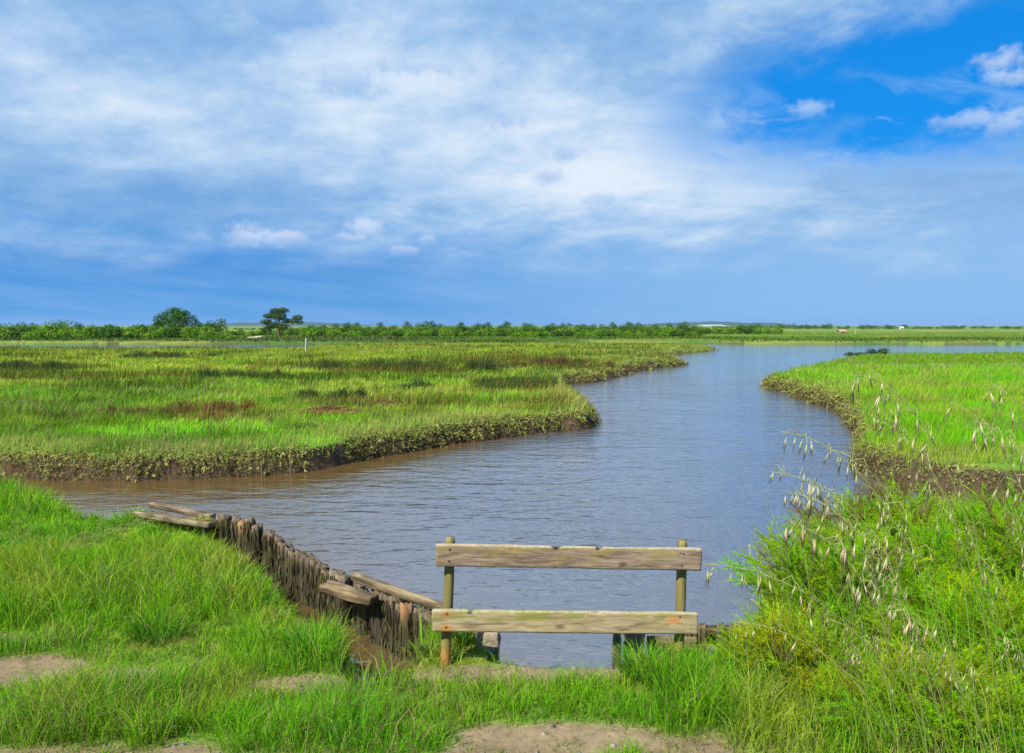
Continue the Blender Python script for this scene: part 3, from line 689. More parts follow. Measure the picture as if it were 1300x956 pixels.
for n_, it in enumerate(tops):
    px, py, k = it[:3]; q = on_line(px)
    ztop = at_y(px, py, q[1])[2]
    r = .072 * k * random.uniform(.95, 1.15)
    lab, tcl = None, None
    if len(it) > 3 and it[3] == 'o': tcl = (.27, .15, .065)
    if len(it) > 3 and it[3] == 'g': tcl = (.18, .14, .09)
    if px == 264: lab = 'piling tucked against the right end of the twin planks'
    if px == 275: lab = 'slim dark piling that starts the upright row beside the twin planks'
    if px == 304: lab = 'piling with an orange brown sawn top near the far end of the row'
    if px == 421: lab = 'thick grey topped piling standing behind the broken cap timber'
    if px == 546: lab = 'last thin piling of the row, next to the railing left end'
    if px == 519: lab = 'piling with a rusty orange top just left of the railing'
    off = rng.normal(0, .02, 2)
    make_pile(q[0] + off[0], q[1] + off[1], ztop, r, random.uniform(.8, 1.25), n_ * 1.37 + 2, random.uniform(-.02, .02), random.uniform(.8, 1.5), label=lab, top_col=tcl)
# second rank showing behind the first
for n_, px in enumerate(np.linspace(268, 540, 30)):
    py = float(np.interp(px, [t_[0] for t_ in tops], [t_[1] for t_ in tops])) + random.uniform(0, 5)
    q = on_line(px) + np.array([.73, .683]) * .10
    make_pile(q[0], q[1], at_y(px, py, q[1])[2] - .02, .06, random.uniform(.7, 1.0), 60 + n_ * 2.1, 0, .25, label='dark piling in the rear rank against the river, half hidden by the front row', group='rear rank of pilings')

def beam(name, label, A, B, D, H, roll=0, seed=0, col=(.3, .24, .17), wob=.01, bev=.012, cat='timber', group=None, mat=None, nx=30):
    L = float(np.linalg.norm(np.array(B) - np.array(A))); V, F = block(L, D, H, nx, 3, 5, wob, bev, seed)
    nn = fbm(V[:, 0] * 5 + seed, V[:, 1] * 12 + V[:, 2] * 12, seed, 3)
    root = None
    o = put(name, V, F, mat or M_plank, A, B, None, roll)
    c = np.ones((len(V), 4), np.float32); c[:, :3] = mixc(np.array(col) * .55, np.array(col) * 1.25, ss(.3, .7, nn))
    o.data.color_attributes['Col'].data.foreach_set('color', c.ravel())
    return tag(o, label, cat, group)
M_plank = col_mat('old_plank', .9, 26, .75, 1.0, (.10, 1, 1), .15, .012)
def zt(px, py, y): return at_y(px, py, y)
# twin planks at the far end with short heads between
qa, qb = zt(193, 640, 11.45), zt(270, 656, 10.85)
beam('plank', 'far one of the two parallel planks at the end of the piling row', qa, qb, .12, .065, .05, 4, (.17, .125, .078), .006, .008, group='twin planks clamping the pile heads')
qa, qb = zt(172, 652, 11.05), zt(268, 667, 10.45)
beam('plank', 'near one of the two parallel planks, with grass against its side', qa, qb, .11, .075, -.05, 5, (.18, .145, .085), .006, .008, group='twin planks clamping the pile heads')
for n_, (px, py) in enumerate(((192, 648), (201, 649), (211, 650), (221, 653), (231, 655), (241, 658), (251, 660), (262, 661))):
    y = 11.2 - n_ * .075
    q = zt(px, py, y)
    make_pile(q[0], q[1], q[2] - .015, .05, .9, 90 + n_ * 1.9, .01, .15, square=.7, label='short squared pile head clamped between the twin planks', top_col=(.22, .16, .10), group='pile heads between the twin planks')
# broken cap timber and leaning plank
beam('cap_timber', 'broken timber cap lying across the piling tops, rotten at its right end', zt(411, 744, 7.95), zt(474, 762, 7.55), .13, .085, .2, 6, (.165, .12, .065), .016, .012)
beam('leaning_plank', 'long pale plank sloping down behind the pilings towards the railing', zt(450, 733, 8.0), zt(566, 774, 7.25), .06, .10, .4, 7, (.21, .16, .09), .006, .007)
# plant clump on the planks
q = zt(255, 660, 10.7); b = Buf(); n = 900
v = rng.normal(0, 1, (n, 3)); v[:, 2] = np.abs(v[:, 2]); v /= np.linalg.norm(v, axis=1, keepdims=True)
leaves(b, v * np.array([.22, .14, .14]) * rng.uniform(.5, 1.1, (n, 1)), v, .035, .016, mixc(np.array([.25, .28, .05]), np.array([.42, .38, .11]), rng.random(n)) * rng.uniform(.7, 1.2, (n, 1)))
o = obj('samphire_clump', b.mesh('samphire_clump', M_fleshy)); o.location = q - np.array([0, 0, .08]); tag(o, 'yellow green samphire clump growing on top of the twin planks', 'plant')

# concrete block by the gap, and the works on the right of it
def solid(name, label, cat, c, L, D, H, seed, col, wob=.012, bev=.02, rz=0, mat=None, var=.3):
    V, F = block(L, D, H, 12, 8, 14, wob, bev, seed)
    nn = fbm(V[:, 0] * 9 + seed, V[:, 2] * 9 + V[:, 1] * 7, seed, 4)
    o = obj(name, mesh(name, V, [F], mat or M_stone, np.array(col) * (1 - var + 2 * var * nn)[:, None], False)); o.location = c; o.rotation_euler = (0, 0, rz)
    return tag(o, label, cat)
q = zt(619, 850, 6.36)
solid('concrete_block', 'pitted grey concrete block beneath the lower board, left of the open gap', 'block', (q[0] - .005, 6.46, .36), .185, .24, .66, 3, (.29, .235, .16), .016, .025, .12)
solid('concrete_block', 'smaller brown concrete block right of the open gap, under the lower board', 'block', (zt(806, 840, 6.75)[0], 6.82, .30), .16, .2, .62, 5, (.18, .135, .10), .014, .02, -.1)
q = zt(783, 840, 6.6)
make_pile(q[0], 6.66, .58, .035, 1.5, 33.3, .01, 0, square=.6, label='thin green stained stake at the right side of the open gap', top_col=(.22, .22, .08), group=None)
beam('beam', 'dark horizontal beam right of the railing, half hidden in grass', zt(868, 801, 7.05), zt(962, 799, 7.05), .10, .07, .0, 12, (.12, .075, .045), .012, .015)
beam('plank', 'brown board standing on edge behind the railing right post', zt(822, 824, 6.95), zt(884, 824, 6.95), .05, .24, .0, 13, (.14, .10, .055), .01, .012)
beam('sheet_pile_cap', 'dark sagging plank under the beam beside the feathery shrub', zt(872, 814, 7.12), zt(958, 812, 7.12), .05, .11, 0, 14, (.05, .036, .022), .03, .012)
for n_, (px, lab) in enumerate(((878, 'dark slimy stake under the beam, touching the railing right end'), (889, 'second dark stake under the beam beside the railing end'), (913, 'thick rough stake in the middle under the dark beam'), (929, 'dark stake under the beam nearest the feathery shrub'), (947, 'stake under the beam hidden among oat leaves'))):
    q = zt(px, 806, 7.0)
    make_pile(q[0], 7.0, .50, .042, 1.1, 41 + n_ * 3.3, .015, .7, label=lab, group='stakes under the right beam')

# ------------------------------------------------------------------ feathery shrubs on the right
def shrub(name, label, c, R, H, nstem, nbr, seed, hue=0.0, red=0.0):
    r2 = np.random.default_rng(seed)
    zg = float(height(np.array([c[0]]), np.array([c[1]]))[0])
    root = thing(name, label, 'shrub', (c[0], c[1], zg)); st = Buf(); fo = Buf()
    for s in range(nstem):
        a = r2.uniform(0, 2 * PI); ro = math.sqrt(r2.random()) ; b0 = np.array([math.cos(a), math.sin(a), 0]) * R * .35 * ro
        el = r2.uniform(.0, 1.0)
        hh = H * (1 - .55 * ro ** 2) * r2.uniform(.75, 1.1)
        tipv = np.array([math.cos(a) * R * ro * .95, math.sin(a) * R * ro * .95, hh])
        m = b0 * .5 + tipv * .5 + np.array([0, 0, H * .16])
        t = np.linspace(0, 1, 9)[:, None]
        pts = (1 - t) ** 2 * b0 + 2 * t * (1 - t) * m + t * t * tipv
        tube(st, pts, np.linspace(.008, .002, 9), (.14, .17, .03) if s % 3 else (.16, .10, .03), 4, False)
        redstem = r2.random() < red; sh = np.array([r2.uniform(.7, 1.35), r2.uniform(.85, 1.1), r2.uniform(.6, 2.2)]); deadst = r2.random() < .05
        for q in range(nbr):
            tt = r2.uniform(.28, 1.0); p = (1 - tt) ** 2 * b0 + 2 * tt * (1 - tt) * m + tt * tt * tipv
            d = (tipv - b0) / (np.linalg.norm(tipv - b0) + 1e-9) * .85 + r2.normal(0, .40, 3) + np.array([-.12, 0, .25]); d /= np.linalg.norm(d)
            L = r2.uniform(.16, .36) * (1.15 - .3 * tt)
            n = 50; u = np.sort(r2.random(n))[:, None]
            ax = p + d * L * u - np.array([0, 0, .05]) * (u ** 2)
            nd = d * 1.0 + r2.normal(0, .5, (n, 3)); nd /= np.linalg.norm(nd, axis=1, keepdims=True)
            ln = r2.uniform(.022, .048, (n, 1)) * (1.15 - .5 * u)
            sd = np.cross(nd, r2.normal(0, 1, (n, 3))); sd /= np.linalg.norm(sd, axis=1, keepdims=True) + 1e-9
            wd = .0024
            co = np.stack([ax - sd * wd, ax + sd * wd, ax + nd * ln], 1).reshape(-1, 3); k = np.arange(n) * 3
            base = np.array([.23, .50, .005]) * (1 - hue) + np.array([.37, .50, .010]) * hue
            cc = base * r2.uniform(.65, 1.35) * np.array([r2.uniform(.75, 1.3), 1, r2.uniform(.6, 1.6)])
            cc = cc * sh
            if deadst: cc = np.array([.26, .19, .07]) * r2.uniform(.7, 1.2)
            if redstem and tt > .7: cc = np.array([.25, .17, .04]) * r2.uniform(.8, 1.2)
            fo.add(co, [np.stack([k, k + 1, k + 2], 1)], cc)
            tube(st, [p, p + d * L * .8 - np.array([0, 0, .03])], [.002, .001], (.15, .17, .04), 3, False)
    obj('stems', st.mesh('stems', M_bark), root); obj('foliage', fo.mesh('foliage', M_shrub), root)
    return root
shrub('feathery_shrub', 'feathery bright green shrub nearest the dark beam, leaning over the water', (2.95, 6.9), 1.0, .80, 80, 22, 1, .15)
shrub('feathery_shrub', 'feathery shrub with reddish tips at the back beside the brown creek', (4.3, 8.7), 1.25, .78, 85, 22, 2, .25, .45)
shrub('feathery_shrub', 'tallest feathery shrub at the right edge of the photo', (5.15, 7.3), 1.2, 1.15, 80, 22, 3, .05, .1)
shrub('feathery_shrub', 'feathery shrub filling the space in front of the others at bottom right', (3.55, 5.7), .95, .62, 80, 22, 4, .3)
shrub('feathery_shrub', 'low yellow green feathery cushion next to the railing right end', (2.1, 5.75), .52, .40, 50, 22, 5, .7)
shrub('feathery_shrub', 'low feathery growth under the oat stalks at the bottom centre right', (2.75, 5.05), .7, .42, 55, 20, 6, .5)
shrub('feathery_shrub', 'spreading feathery shrub between the tallest one and the reddish tipped one', (4.0, 7.2), .95, .72, 70, 20, 8, .1)

# ------------------------------------------------------------------ wild oats
OATS = 'wild oat stalks over the right shrubs'
def oat(base, tip, sag, nsp, label, seed, pink=.2, size=1.0, pan=.45):
    r2 = np.random.default_rng(seed); base = np.array(base); tip = np.array(tip)
    root = thing('wild_oat', label, 'grass stalk', base, 0, OATS)
    rel = tip - base; m = np.array([rel[0] * .35, rel[1] * .4, rel[2] * .9 + sag])
    t = np.linspace(0, 1, 22)[:, None]
    pts = 2 * t * (1 - t) * m + t * t * rel
    b = Buf(); tube(b, pts, np.linspace(.0021, .0012, 22), mixc(np.array([.16, .30, .03]), np.array([.46, .48, .17]), np.linspace(0, 1, 22)).repeat(4, 0), 4, False)
    for k in range(max(5, int(nsp * .9))):
        s = Buf(); tt = 1 - pan * r2.random() ** 1.1; p = 2 * tt * (1 - tt) * m + tt * tt * rel
        d = np.array([r2.normal(-.1, .5), r2.normal(0, .5), r2.uniform(.0, .5)]); d /= np.linalg.norm(d) + 1e-9
        L = r2.uniform(.012, .06) * size * (1.3 - .6 * (tt - 1 + pan) / pan)
        e = p + d * L + np.array([0, 0, -L * .55])
        tube(b, [p, p + d * L * .7 + [0, 0, .004], e], .0011, (.42, .46, .18), 3, False)
        dn = np.array([r2.normal(-.12, .18), r2.normal(0, .18), -1.]); dn /= np.linalg.norm(dn)
        l = r2.uniform(.036, .064) * size; w = l * r2.uniform(.05, .08)
        c = np.array([.48, .53, .21]) if r2.random() > pink else np.array([.66, .51, .31])
        if r2.random() < .4: c = np.array([.64, .60, .36])
        sd = np.cross(dn, r2.normal(0, 1, 3)); sd /= np.linalg.norm(sd); th = np.cross(dn, sd)
        for sg in (-1, 1):          # two glumes, a little open
            o_ = sd * sg
            spread = w * r2.uniform(.5, 1.6)
            co = [e, e + dn * l * .35 + o_ * w * .9 + th * w * .4, e + dn * l * .35 + o_ * w * .1 - th * w * .5, e + dn * l + o_ * spread, e + dn * l * .35 + o_ * w * .3 + th * w * .9]
            s.add(co, [[(0, 1, 4), (1, 3, 4), (0, 2, 1), (2, 3, 1), (0, 4, 2), (4, 3, 2)]], c * r2.uniform(.85, 1.1))
        aw = e + dn * l * .8
        tube(s, [aw, aw + dn * l * .8 + sd * l * .15, aw + dn * l * 1.35 + sd * l * r2.uniform(.1, .5)], .0005, (.42, .36, .2), 3, False)
        obj('spikelet', s.mesh('spikelet', M_dry), root)
    obj('stem', b.mesh('stem', M_dry), root)
    return root
def oat_px(px, py, d, bx, sag, nsp, label, seed, pink=.2, size=1.0, by=0.0, pan=.45):
    tip = at_y(px, py, d); x, y = tip[0] + bx, d + by
    z = float(height(np.array([x]), np.array([y]))[0])
    oat((x, y, z - .02), tip, sag, nsp, label, seed, pink, size, pan)
special = [
 (1082, 476, 2.3, .62, .16, 22, 'longest wild oat stalk, arching highest in front of the right marsh', .25, 1.15, .0, .4),
 (1104, 527, 2.4, .55, .10, 14, 'wild oat stalk arching just below the longest one, before bright grass', .1, 1.0, 0, .35),
 (992, 548, 2.4, .75, .12, 26, 'wild oat stalk with greenish spikelets reaching far left over the river', .05, 1.1, 0, .5),
 (1002, 626, 2.3, .62, .10, 34, 'wild oat stalk with spread drooping spikelets against the blue water', .15, 1.15, 0, .55),
 (1003, 664, 2.3, .55, .06, 26, 'wild oat stalk with dry pinkish clustered spikelets at water edge', .6, 1.3, 0, .4),
 (1020, 610, 2.5, .60, .08, 24, 'wild oat stalk rising right of the pinkish one, pale spikelets', .25, 1.0, 0, .5),
 (985, 600, 2.35, .7, .10, 18, 'wild oat stalk with pale hanging spikelets left of all others over the blue water', .15, 1.1, 0, .45),
 (1050, 570, 2.5, .6, .10, 18, 'wild oat stalk with greenish spikelets before the brown right bank', .1, 1.05, 0, .5),
 (893, 716, 2.5, 1.0, .10, 22, 'wild oat stalk whose drooping tip meets the right end of the railing', .15, 1.2, 0, .35),
 (932, 790, 2.6, .8, .08, 8, 'wild oat stalk drooping in front of the dark beam', .0, 1.2, 0, .25),
 (1205, 512, 2.2, .5, .10, 16, 'wild oat stalk with whitish spikelets before the bright right meadow', .55, 1.1, 0, .4),
 (1262, 492, 2.3, .45, .10, 18, 'wild oat stalk with pinkish spikelets highest at the right edge', .7, 1.15, 0, .4),
 (1240, 535, 2.4, .5, .08, 14, 'wild oat stalk low on the right edge beneath the pinkish one', .1, 1.0, 0, .4),
 (1128, 775, 2.3, .45, .06, 14, 'wild oat stalk with a dry pinkish head inside the feathery shrub', .6, 1.25, 0, .3)]
for n_, (px, py, d, bx, sag, nsp, lab, pink, size, by, pan) in enumerate(special):
    oat_px(px, py, d, bx, sag, nsp, lab, 100 + n_, pink, size, by, pan)
for n_ in range(14):
    d = random.uniform(2.2, 3.6); px = random.uniform(1010, 1310)
    py = random.uniform(575, 830) if px > 1120 else random.uniform(640, 840)
    if px < 1060: py = max(py, 680)
    oat_px(px, py, d, random.uniform(.1, .5), random.uniform(.02, .08), random.randint(6, 11), 'slender wild oat stalk with hanging spikelets among the feathery right shrubs', 300 + n_, .22, random.uniform(.85, 1.15), random.uniform(-.2, .2), random.uniform(.3, .5))
# long grass blades among the shrubs
b = Buf(); n = 1500
y = rng.uniform(4.4, 7.2, n); x = rng.uniform(1.9, 4.6, n); z = height(x, y)
c = mixc(np.array([.16, .36, .015]), np.array([.40, .36, .06]), (rng.random(n) < .15) * 1.0) * rng.uniform(.7, 1.2, (n, 1))
blades(b, P3(x, y, z), rng.uniform(.35, .95, n), rng.uniform(.004, .009, n), rng.uniform(0, PI, n), rng.uniform(.2, .9, n), rng.normal(2.6, 1.2, n), c)
tag(obj('shrub_grass', b.mesh('shrub_grass', M_grass)), 'long grass blades growing up through the feathery shrubs', None, None, 'stuff')

# ------------------------------------------------------------------ trees and bushes far off
def crown_mesh(name, blobs, nleaf, L, c0, c1, seed, mat=M_far):
    r2 = np.random.default_rng(seed); b = Buf(); tot = sum(bl[3] ** 2 for bl in blobs)
    for (x, y, z, r, fl) in blobs:
        n = int(nleaf * r * r / tot); v = r2.normal(0, 1, (n, 3)); v /= np.linalg.norm(v, axis=1, keepdims=True)
        lump = 1 + .28 * (fbm(v[:, 0] * 2.2 + x + seed, v[:, 1] * 2.2 + v[:, 2] * 2 + z, seed, 3) - .5) * 2
        p = np.array([x, y, z]) + v * np.array([r, r, r * fl]) * (r2.uniform(.55, 1.06, (n, 1)) * lump[:, None])
        p[:, 2] = np.maximum(p[:, 2], r2.uniform(.0, .3, n))
        c = mixc(np.array(c0), np.array(c1), np.full(n, r2.random())) * r2.uniform(.65, 1.35, (n, 1))
        leaves(b, p, v, L * r2.uniform(.6, 1.3, n), L * .6, c, .7)
    return b.mesh(name, mat)
def trunk_mesh(h, r, limbs, seed, col=(.12, .085, .055)):
    r2 = np.random.default_rng(seed); b = Buf()
    z = np.linspace(0, h, 7); pts = np.stack([np.cumsum(r2.normal(0, r * .25, 7)) * (z > 0), np.cumsum(r2.normal(0, r * .25, 7)) * (z > 0), z - .1], 1)
    tube(b, pts, np.linspace(r * 1.3, r * .6, 7), col, 7)
    for (x, y, zz, rr) in limbs:
        s = pts[r2.integers(3, 7)]
        m = (s + np.array([x, y, zz])) / 2 + np.array([x * .12, y * .12, -.1])
        t = np.linspace(0, 1, 6)[:, None]
        tube(b, (1 - t) ** 2 * s + 2 * t * (1 - t) * m + t * t * np.array([x, y, zz]), np.linspace(rr, rr * .4, 6), col, 5)
    return b.mesh('trunk', M_bark)
def tree_thing(name, label, cat, loc, blobs, nleaf, L, c0, c1, seed, trunk, group=None):
    root = thing(name, label, cat, loc, 0, group)
    obj('crown', crown_mesh('crown', blobs, nleaf, L, c0, c1, seed), root)
    if trunk: obj('trunk', trunk_mesh(*trunk, seed), root)
    return root
def gnd(px, d, z=.48): p = at_y(px, 478, d); return (p[0], d, z)
# the round dark oak on the left
d = 172
blobs = [(6.3, .3, 2.0, 1.5, .85), (7.7, 0, 1.4, 1.2, .85), (-3.2, 0, 3.9, 1.9, .9), (-1.2, .4, 4.9, 2.1, .85), (1.0, -.2, 4.7, 1.9, .85), (3.0, .3, 3.7, 1.7, .85), (0, -.8, 3.4, 2.4, .8), (4.7, 0, 2.6, 1.4, .8), (-4.0, .2, 2.9, 1.3, .9), (-.4, .6, 5.8, 1.2, .8), (1.9, .2, 5.5, .9, .8)]
tree_thing('broadleaf_tree', 'broad dark green round crowned tree left of the pine', 'tree', gnd(226, d), blobs, 5200, .36, (.035, .095, .014), (.075, .16, .02), 11, (3.2, .28, [(-2.6, 0, 3.8, .12), (2.4, .2, 3.8, .12), (.3, .5, 5, .14)]))
# the pine
d = 185
blobs = [(-.6, 0, 6.0, 1.5, .55), (1.0, .2, 6.3, 1.3, .5), (-2.2, .2, 5.0, 1.3, .5), (.3, -.4, 4.9, 1.7, .5), (-3.0, 0, 3.6, 1.2, .5), (-1.6, .3, 2.9, 1.5, .55), (.9, .1, 2.4, 1.5, .6), (4.4, .2, 4.6, 1.2, .5), (3.4, 0, 3.7, 1.0, .5), (5.0, 0, 3.5, .8, .5), (1.9, .2, 3.8, 1.0, .5), (-2.9, 0, 1.8, 1.2, .6)]
blobs = [(x, y, z, r * 1.06, f) for x, y, z, r, f in blobs]
tree_thing('pine_tree', 'dark lone pine with separate foliage clumps and a side branch to the right', 'tree', gnd(355, d), blobs, 7000, .30, (.035, .075, .018), (.08, .13, .028), 13, (5.6, .24, [(-2, .2, 4.8, .09), (1.0, .2, 6.0, .09), (4.2, .2, 4.2, .11), (3.2, 0, 3.4, .08), (-2.7, 0, 3.4, .08), (1.8, .2, 3.6, .07)]))
# bush and tree prototypes
protos = []
def proto(name, cat, wid, hgt, c0, c1, seed, trunk=None, n=950, L=.36):
    r2 = random.Random(seed); blobs = []
    for q in range(r2.randint(6, 9)):
        a = r2.uniform(-1, 1); r = wid * r2.uniform(.2, .34); h = hgt * (1 - .4 * a * a) * r2.uniform(.5, .88)
        blobs.append((a * wid * .42, r2.uniform(-.3, .3) * wid, max(h - r * .7, r * .5), r, .85))
    blobs.append((0, 0, hgt * .3, wid * .34, .75))
    return (name, cat, blobs, n, L, c0, c1, seed, trunk)
YG0, YG1 = (.10, .22, .015), (.17, .29, .022); DG0, DG1 = (.04, .10, .014), (.08, .16, .02)
PB = [proto('bush', 'bush', 3.6, 2.6, YG0, YG1, s) for s in (1, 2, 3, 4)]
PT = [proto('tree', 'tree', 4.6, 4.4, (.07, .16, .014), (.12, .23, .02), s, (2.4, .14, [(1, 0, 2.6, .06), (-1, .2, 2.8, .06)])) for s in (5, 6, 7, 8)] + [proto('tree', 'tree', 4.2, 4.9, DG0, DG1, s, (2.8, .15, [(1, 0, 3, .06), (-.8, .2, 3.2, .06)])) for s in (9, 10)]
PB += [proto('bush', 'bush', 3.4, 2.8, (.05, .12, .016), (.10, .18, .022), s) for s in (21, 22)]
PF = [proto('tree', 'tree', 7, 5.2, DG0, DG1, s, (2.5, .2, [(1.5, 0, 3, .08), (-1.4, .2, 3.1, .08)]), 300, .7) for s in (15, 16, 17, 18)]
cache = {}
def plant(pr, px, d, scale, label, group, name, squash=1.0):
    squash = squash * random.uniform(.78, 1.22)
    key = (id(pr), name); loc = gnd(px, d)
    if key not in cache:
        nm, cat, blobs, n, L, c0, c1, seed, tr = pr
        o = tree_thing(name, label, cat, loc, blobs, n, L, c0, c1, seed, tr, group); cache[key] = o
        o.scale = (scale, scale, scale * squash); o.rotation_euler[2] = random.uniform(0, 6.28)
    else:
        o = dup(cache[key], loc, random.uniform(0, 6.28), (scale, scale, scale * squash), label, group)
    return o
for n_ in range(26):
    px = -30 + n_ * 12.7 + random.uniform(-3, 3); d = random.uniform(150, 162)
    plant(random.choice(PB), px, d, random.uniform(.95, 1.4) * (1.0 if px < 270 else .7), 'yellow green bush in the low thicket below the broad dark tree at left', 'bushes of the left thicket', 'bush')
for n_ in range(22):
    px = -40 + n_ * 15.2 + random.uniform(-4, 4)
    if 285 < px: continue
    plant(random.choice(PT), px, random.uniform(166, 180), random.uniform(.8, 1.1), 'mid green small tree rising behind the left thicket', 'small trees behind the left thicket', 'small_tree')
for (px, s) in ((20, 1.15), (38, 1.05), (180, .8), (262, .9)):
    plant(PT[0], px, 164, s, 'rounded taller bush standing out of the left thicket', 'taller bushes of the left thicket', 'tall_bush')
for n_ in range(12):
    plant(random.choice(PB), 292 + n_ * 9 + random.uniform(-3, 3), random.uniform(205, 225), random.uniform(.6, .9), 'low bush at the foot of the lone pine', 'bushes round the lone pine', 'pine_foot_bush')
for n_ in range(84):
    px = 384 + n_ * 6.1 + random.uniform(-3, 3)
    plant(random.choice(PT), px, random.uniform(196, 212), random.uniform(.62, .88), 'green tree in the front of the long hedge row across the middle distance', 'trees of the middle hedge row', 'hedge_tree')
for n_ in range(30):
    px = 400 + n_ * 16.6 + random.uniform(-5, 5)
    plant(PT[4 + n_ % 2], px, random.uniform(225, 250), random.uniform(.78, 1.0), 'darker tree whose top shows above the long hedge row', 'darker trees behind the hedge row', 'rear_tree')
for n_ in range(72):
    plant(random.choice(PB), 386 + n_ * 6.9 + random.uniform(-3, 3), random.uniform(190, 197), random.uniform(.6, .95), 'low bush along the foot of the long hedge row', 'bushes at the foot of the hedge row', 'hedge_foot_bush')
for n_ in range(9):
    plant(random.choice(PB), 895 + n_ * 11 + random.uniform(-3, 3), 255, random.uniform(.9, 1.3), 'yellow green bush past the right end of the hedge row', 'bushes right of the hedge row', 'end_bush')
for n_ in range(60):
    px = 905 + n_ * 7.2 + random.uniform(-3, 3)
    big = 1.35 if 950 < px < 1050 or 1090 < px < 1150 else 1.0
    plant(random.choice(PF), px, random.uniform(620, 760), random.uniform(.75, 1.05) * big, 'dark tree on the skyline of the far right meadows', 'trees on the far right skyline', 'skyline_tree', .8)
for n_ in range(14):
    plant(random.choice(PF), 300 + n_ * 8, random.uniform(520, 600), .6, 'distant dark tree on the skyline behind the pine', 'distant trees behind the pine', 'distant_tree', .6)
# dark shrub at the back of the right marsh
p = gnd(1113, 73.5, .45)
tree_thing('dark_shrub', 'low dark shrub on the back edge of the right marsh', 'shrub', p, [(-.5, 0, .25, .55, .7), (.5, 0, .3, .6, .7)], 500, .16, (.03, .06, .02), (.05, .085, .025), 71, None)
tree_thing('dark_shrub', 'flat dark shrub just left of the other on the right marsh edge', 'shrub', gnd(1085, 70, .45), [(-.5, 0, .15, .5, .6), (.5, 0, .15, .6, .5)], 400, .16, (.04, .075, .02), (.06, .10, .028), 72, None)

# ------------------------------------------------------------------ individual clumps and small things on the marsh
def rush_clump(px, py, width, hh, c0, c1, label, n=1500):
    q = on_z(px, py, .5); z = float(height(q[:1], q[1:2])[0]); b = Buf()
    nt_ = 9; tx = rng.normal(0, width * .3, nt_); ty = rng.normal(0, width * .2, nt_); tr = width * rng.uniform(.05, .15, nt_); th = rng.uniform(.5, 1.1, nt_); tq = rng.random(nt_)
    q_ = rng.integers(0, nt_, n); a_ = rng.normal(0, 1, n); x = tx[q_] + a_ * tr[q_]; y = ty[q_] + rng.normal(0, .7, n) * tr[q_]
    c = mixc(np.array(c0), np.array(c1), np.clip(rng.random(n) * .6 + tq[q_] * .6, 0, 1)) * rng.uniform(.8, 1.4, (n, 1))
    env = th[q_] * np.exp(-(a_ / 2.2) ** 2)
    ws_, wk_ = lands(q[0] + x, q[1] + y); ok_ = (ws_ > .6) & (wk_ == 0); x, y, c, env = x[ok_], y[ok_], c[ok_], env[ok_]; n = len(x)
    blades(b, P3(x, y, np.zeros(n) - .03), hh * env * rng.uniform(.5, 1.15, n), .0009 * q[1] * rng.uniform(.6, 1.3, n), rng.uniform(0, PI, n), rng.uniform(.1, .7, n), np.where(x > 0, 0, PI) + rng.normal(0, .8, n), c)
    o = obj('rush_clump', b.mesh('rush_clump', M_grass)); o.location = (q[0], q[1], z)
    return tag(o, label, 'rush clump', 'rush clumps on the left marsh')
rush_clump(258, 530, 2.6, .62, (.10, .10, .03), (.24, .13, .04), 'rust brown rush clump nearest the left bank')
rush_clump(300, 524, .9, .5, (.12, .10, .03), (.22, .12, .04), 'small brown rush clump right beside the rust brown one', 600)
rush_clump(170, 530, 1.4, .45, (.08, .10, .03), (.18, .13, .04), 'olive brown rush clump left of the rust brown one', 700)
rush_clump(428, 504, 2.2, .55, (.04, .075, .02), (.09, .12, .03), 'dark green rush clump above the brown debris')
rush_clump(310, 482, 3.2, .7, (.04, .07, .02), (.085, .11, .03), 'wide dark rush clump behind the rust brown one')
rush_clump(365, 482, 1.8, .6, (.05, .075, .022), (.12, .10, .035), 'narrow dark rush clump right of the wide dark one', 900)
rush_clump(40, 470, 6.0, .8, (.035, .065, .018), (.075, .10, .028), 'large dark rush clump at the left edge of the marsh', 2600)
rush_clump(640, 492, 5.0, .6, (.04, .08, .02), (.08, .12, .03), 'long dark green rush clump near the river bend', 2600)
rush_clump(540, 472, 7.5, .8, (.04, .07, .02), (.085, .10, .03), 'largest dark rush clump in the middle of the marsh', 3200)
rush_clump(700, 466, 6.0, .8, (.06, .07, .022), (.14, .09, .035), 'brownish rush clump by the second river bend', 2600)
rush_clump(190, 455, 5.5, .8, (.04, .07, .02), (.08, .10, .03), 'dark rush clump near the far creek', 2000)
def wrack(px, py, wid, label):
    q = on_z(px, py, .55); b = Buf(); n = 700
    x = rng.normal(0, wid * .3, n); y = rng.normal(0, wid * .22, n); z = .12 * np.exp(-(x / wid / .5) ** 2) * rng.random(n) + .1
    a = rng.uniform(0, PI, n); d = np.stack([np.cos(a), np.sin(a), rng.normal(0, .12, n)], 1) * rng.uniform(.08, .28, (n, 1))
    p = P3(x, y, z); s = np.stack([np.zeros(n), np.zeros(n), np.full(n, .016)], 1) + np.stack([-np.sin(a), np.cos(a), np.zeros(n)], 1) * .016
    c = mixc(np.array([.34, .15, .06]), np.array([.16, .09, .055]), rng.random(n))
    k = np.arange(n) * 4
    b.add(np.stack([p - d, p + s, p + d, p - s], 1).reshape(-1, 3), [np.stack([k, k + 1, k + 2, k + 3], 1)], np.repeat(c, 4, 0))
    o = obj('reed_debris', b.mesh('reed_debris', M_dry)); o.location = (q[0], q[1], float(height(q[:1], q[1:2])[0])); tag(o, label, 'debris heap')
wrack(415, 524, 1.5, 'larger rust brown heap of dead reeds on the left marsh')
wrack(486, 516, .8, 'smaller orange brown heap of dead reeds nearer the river')
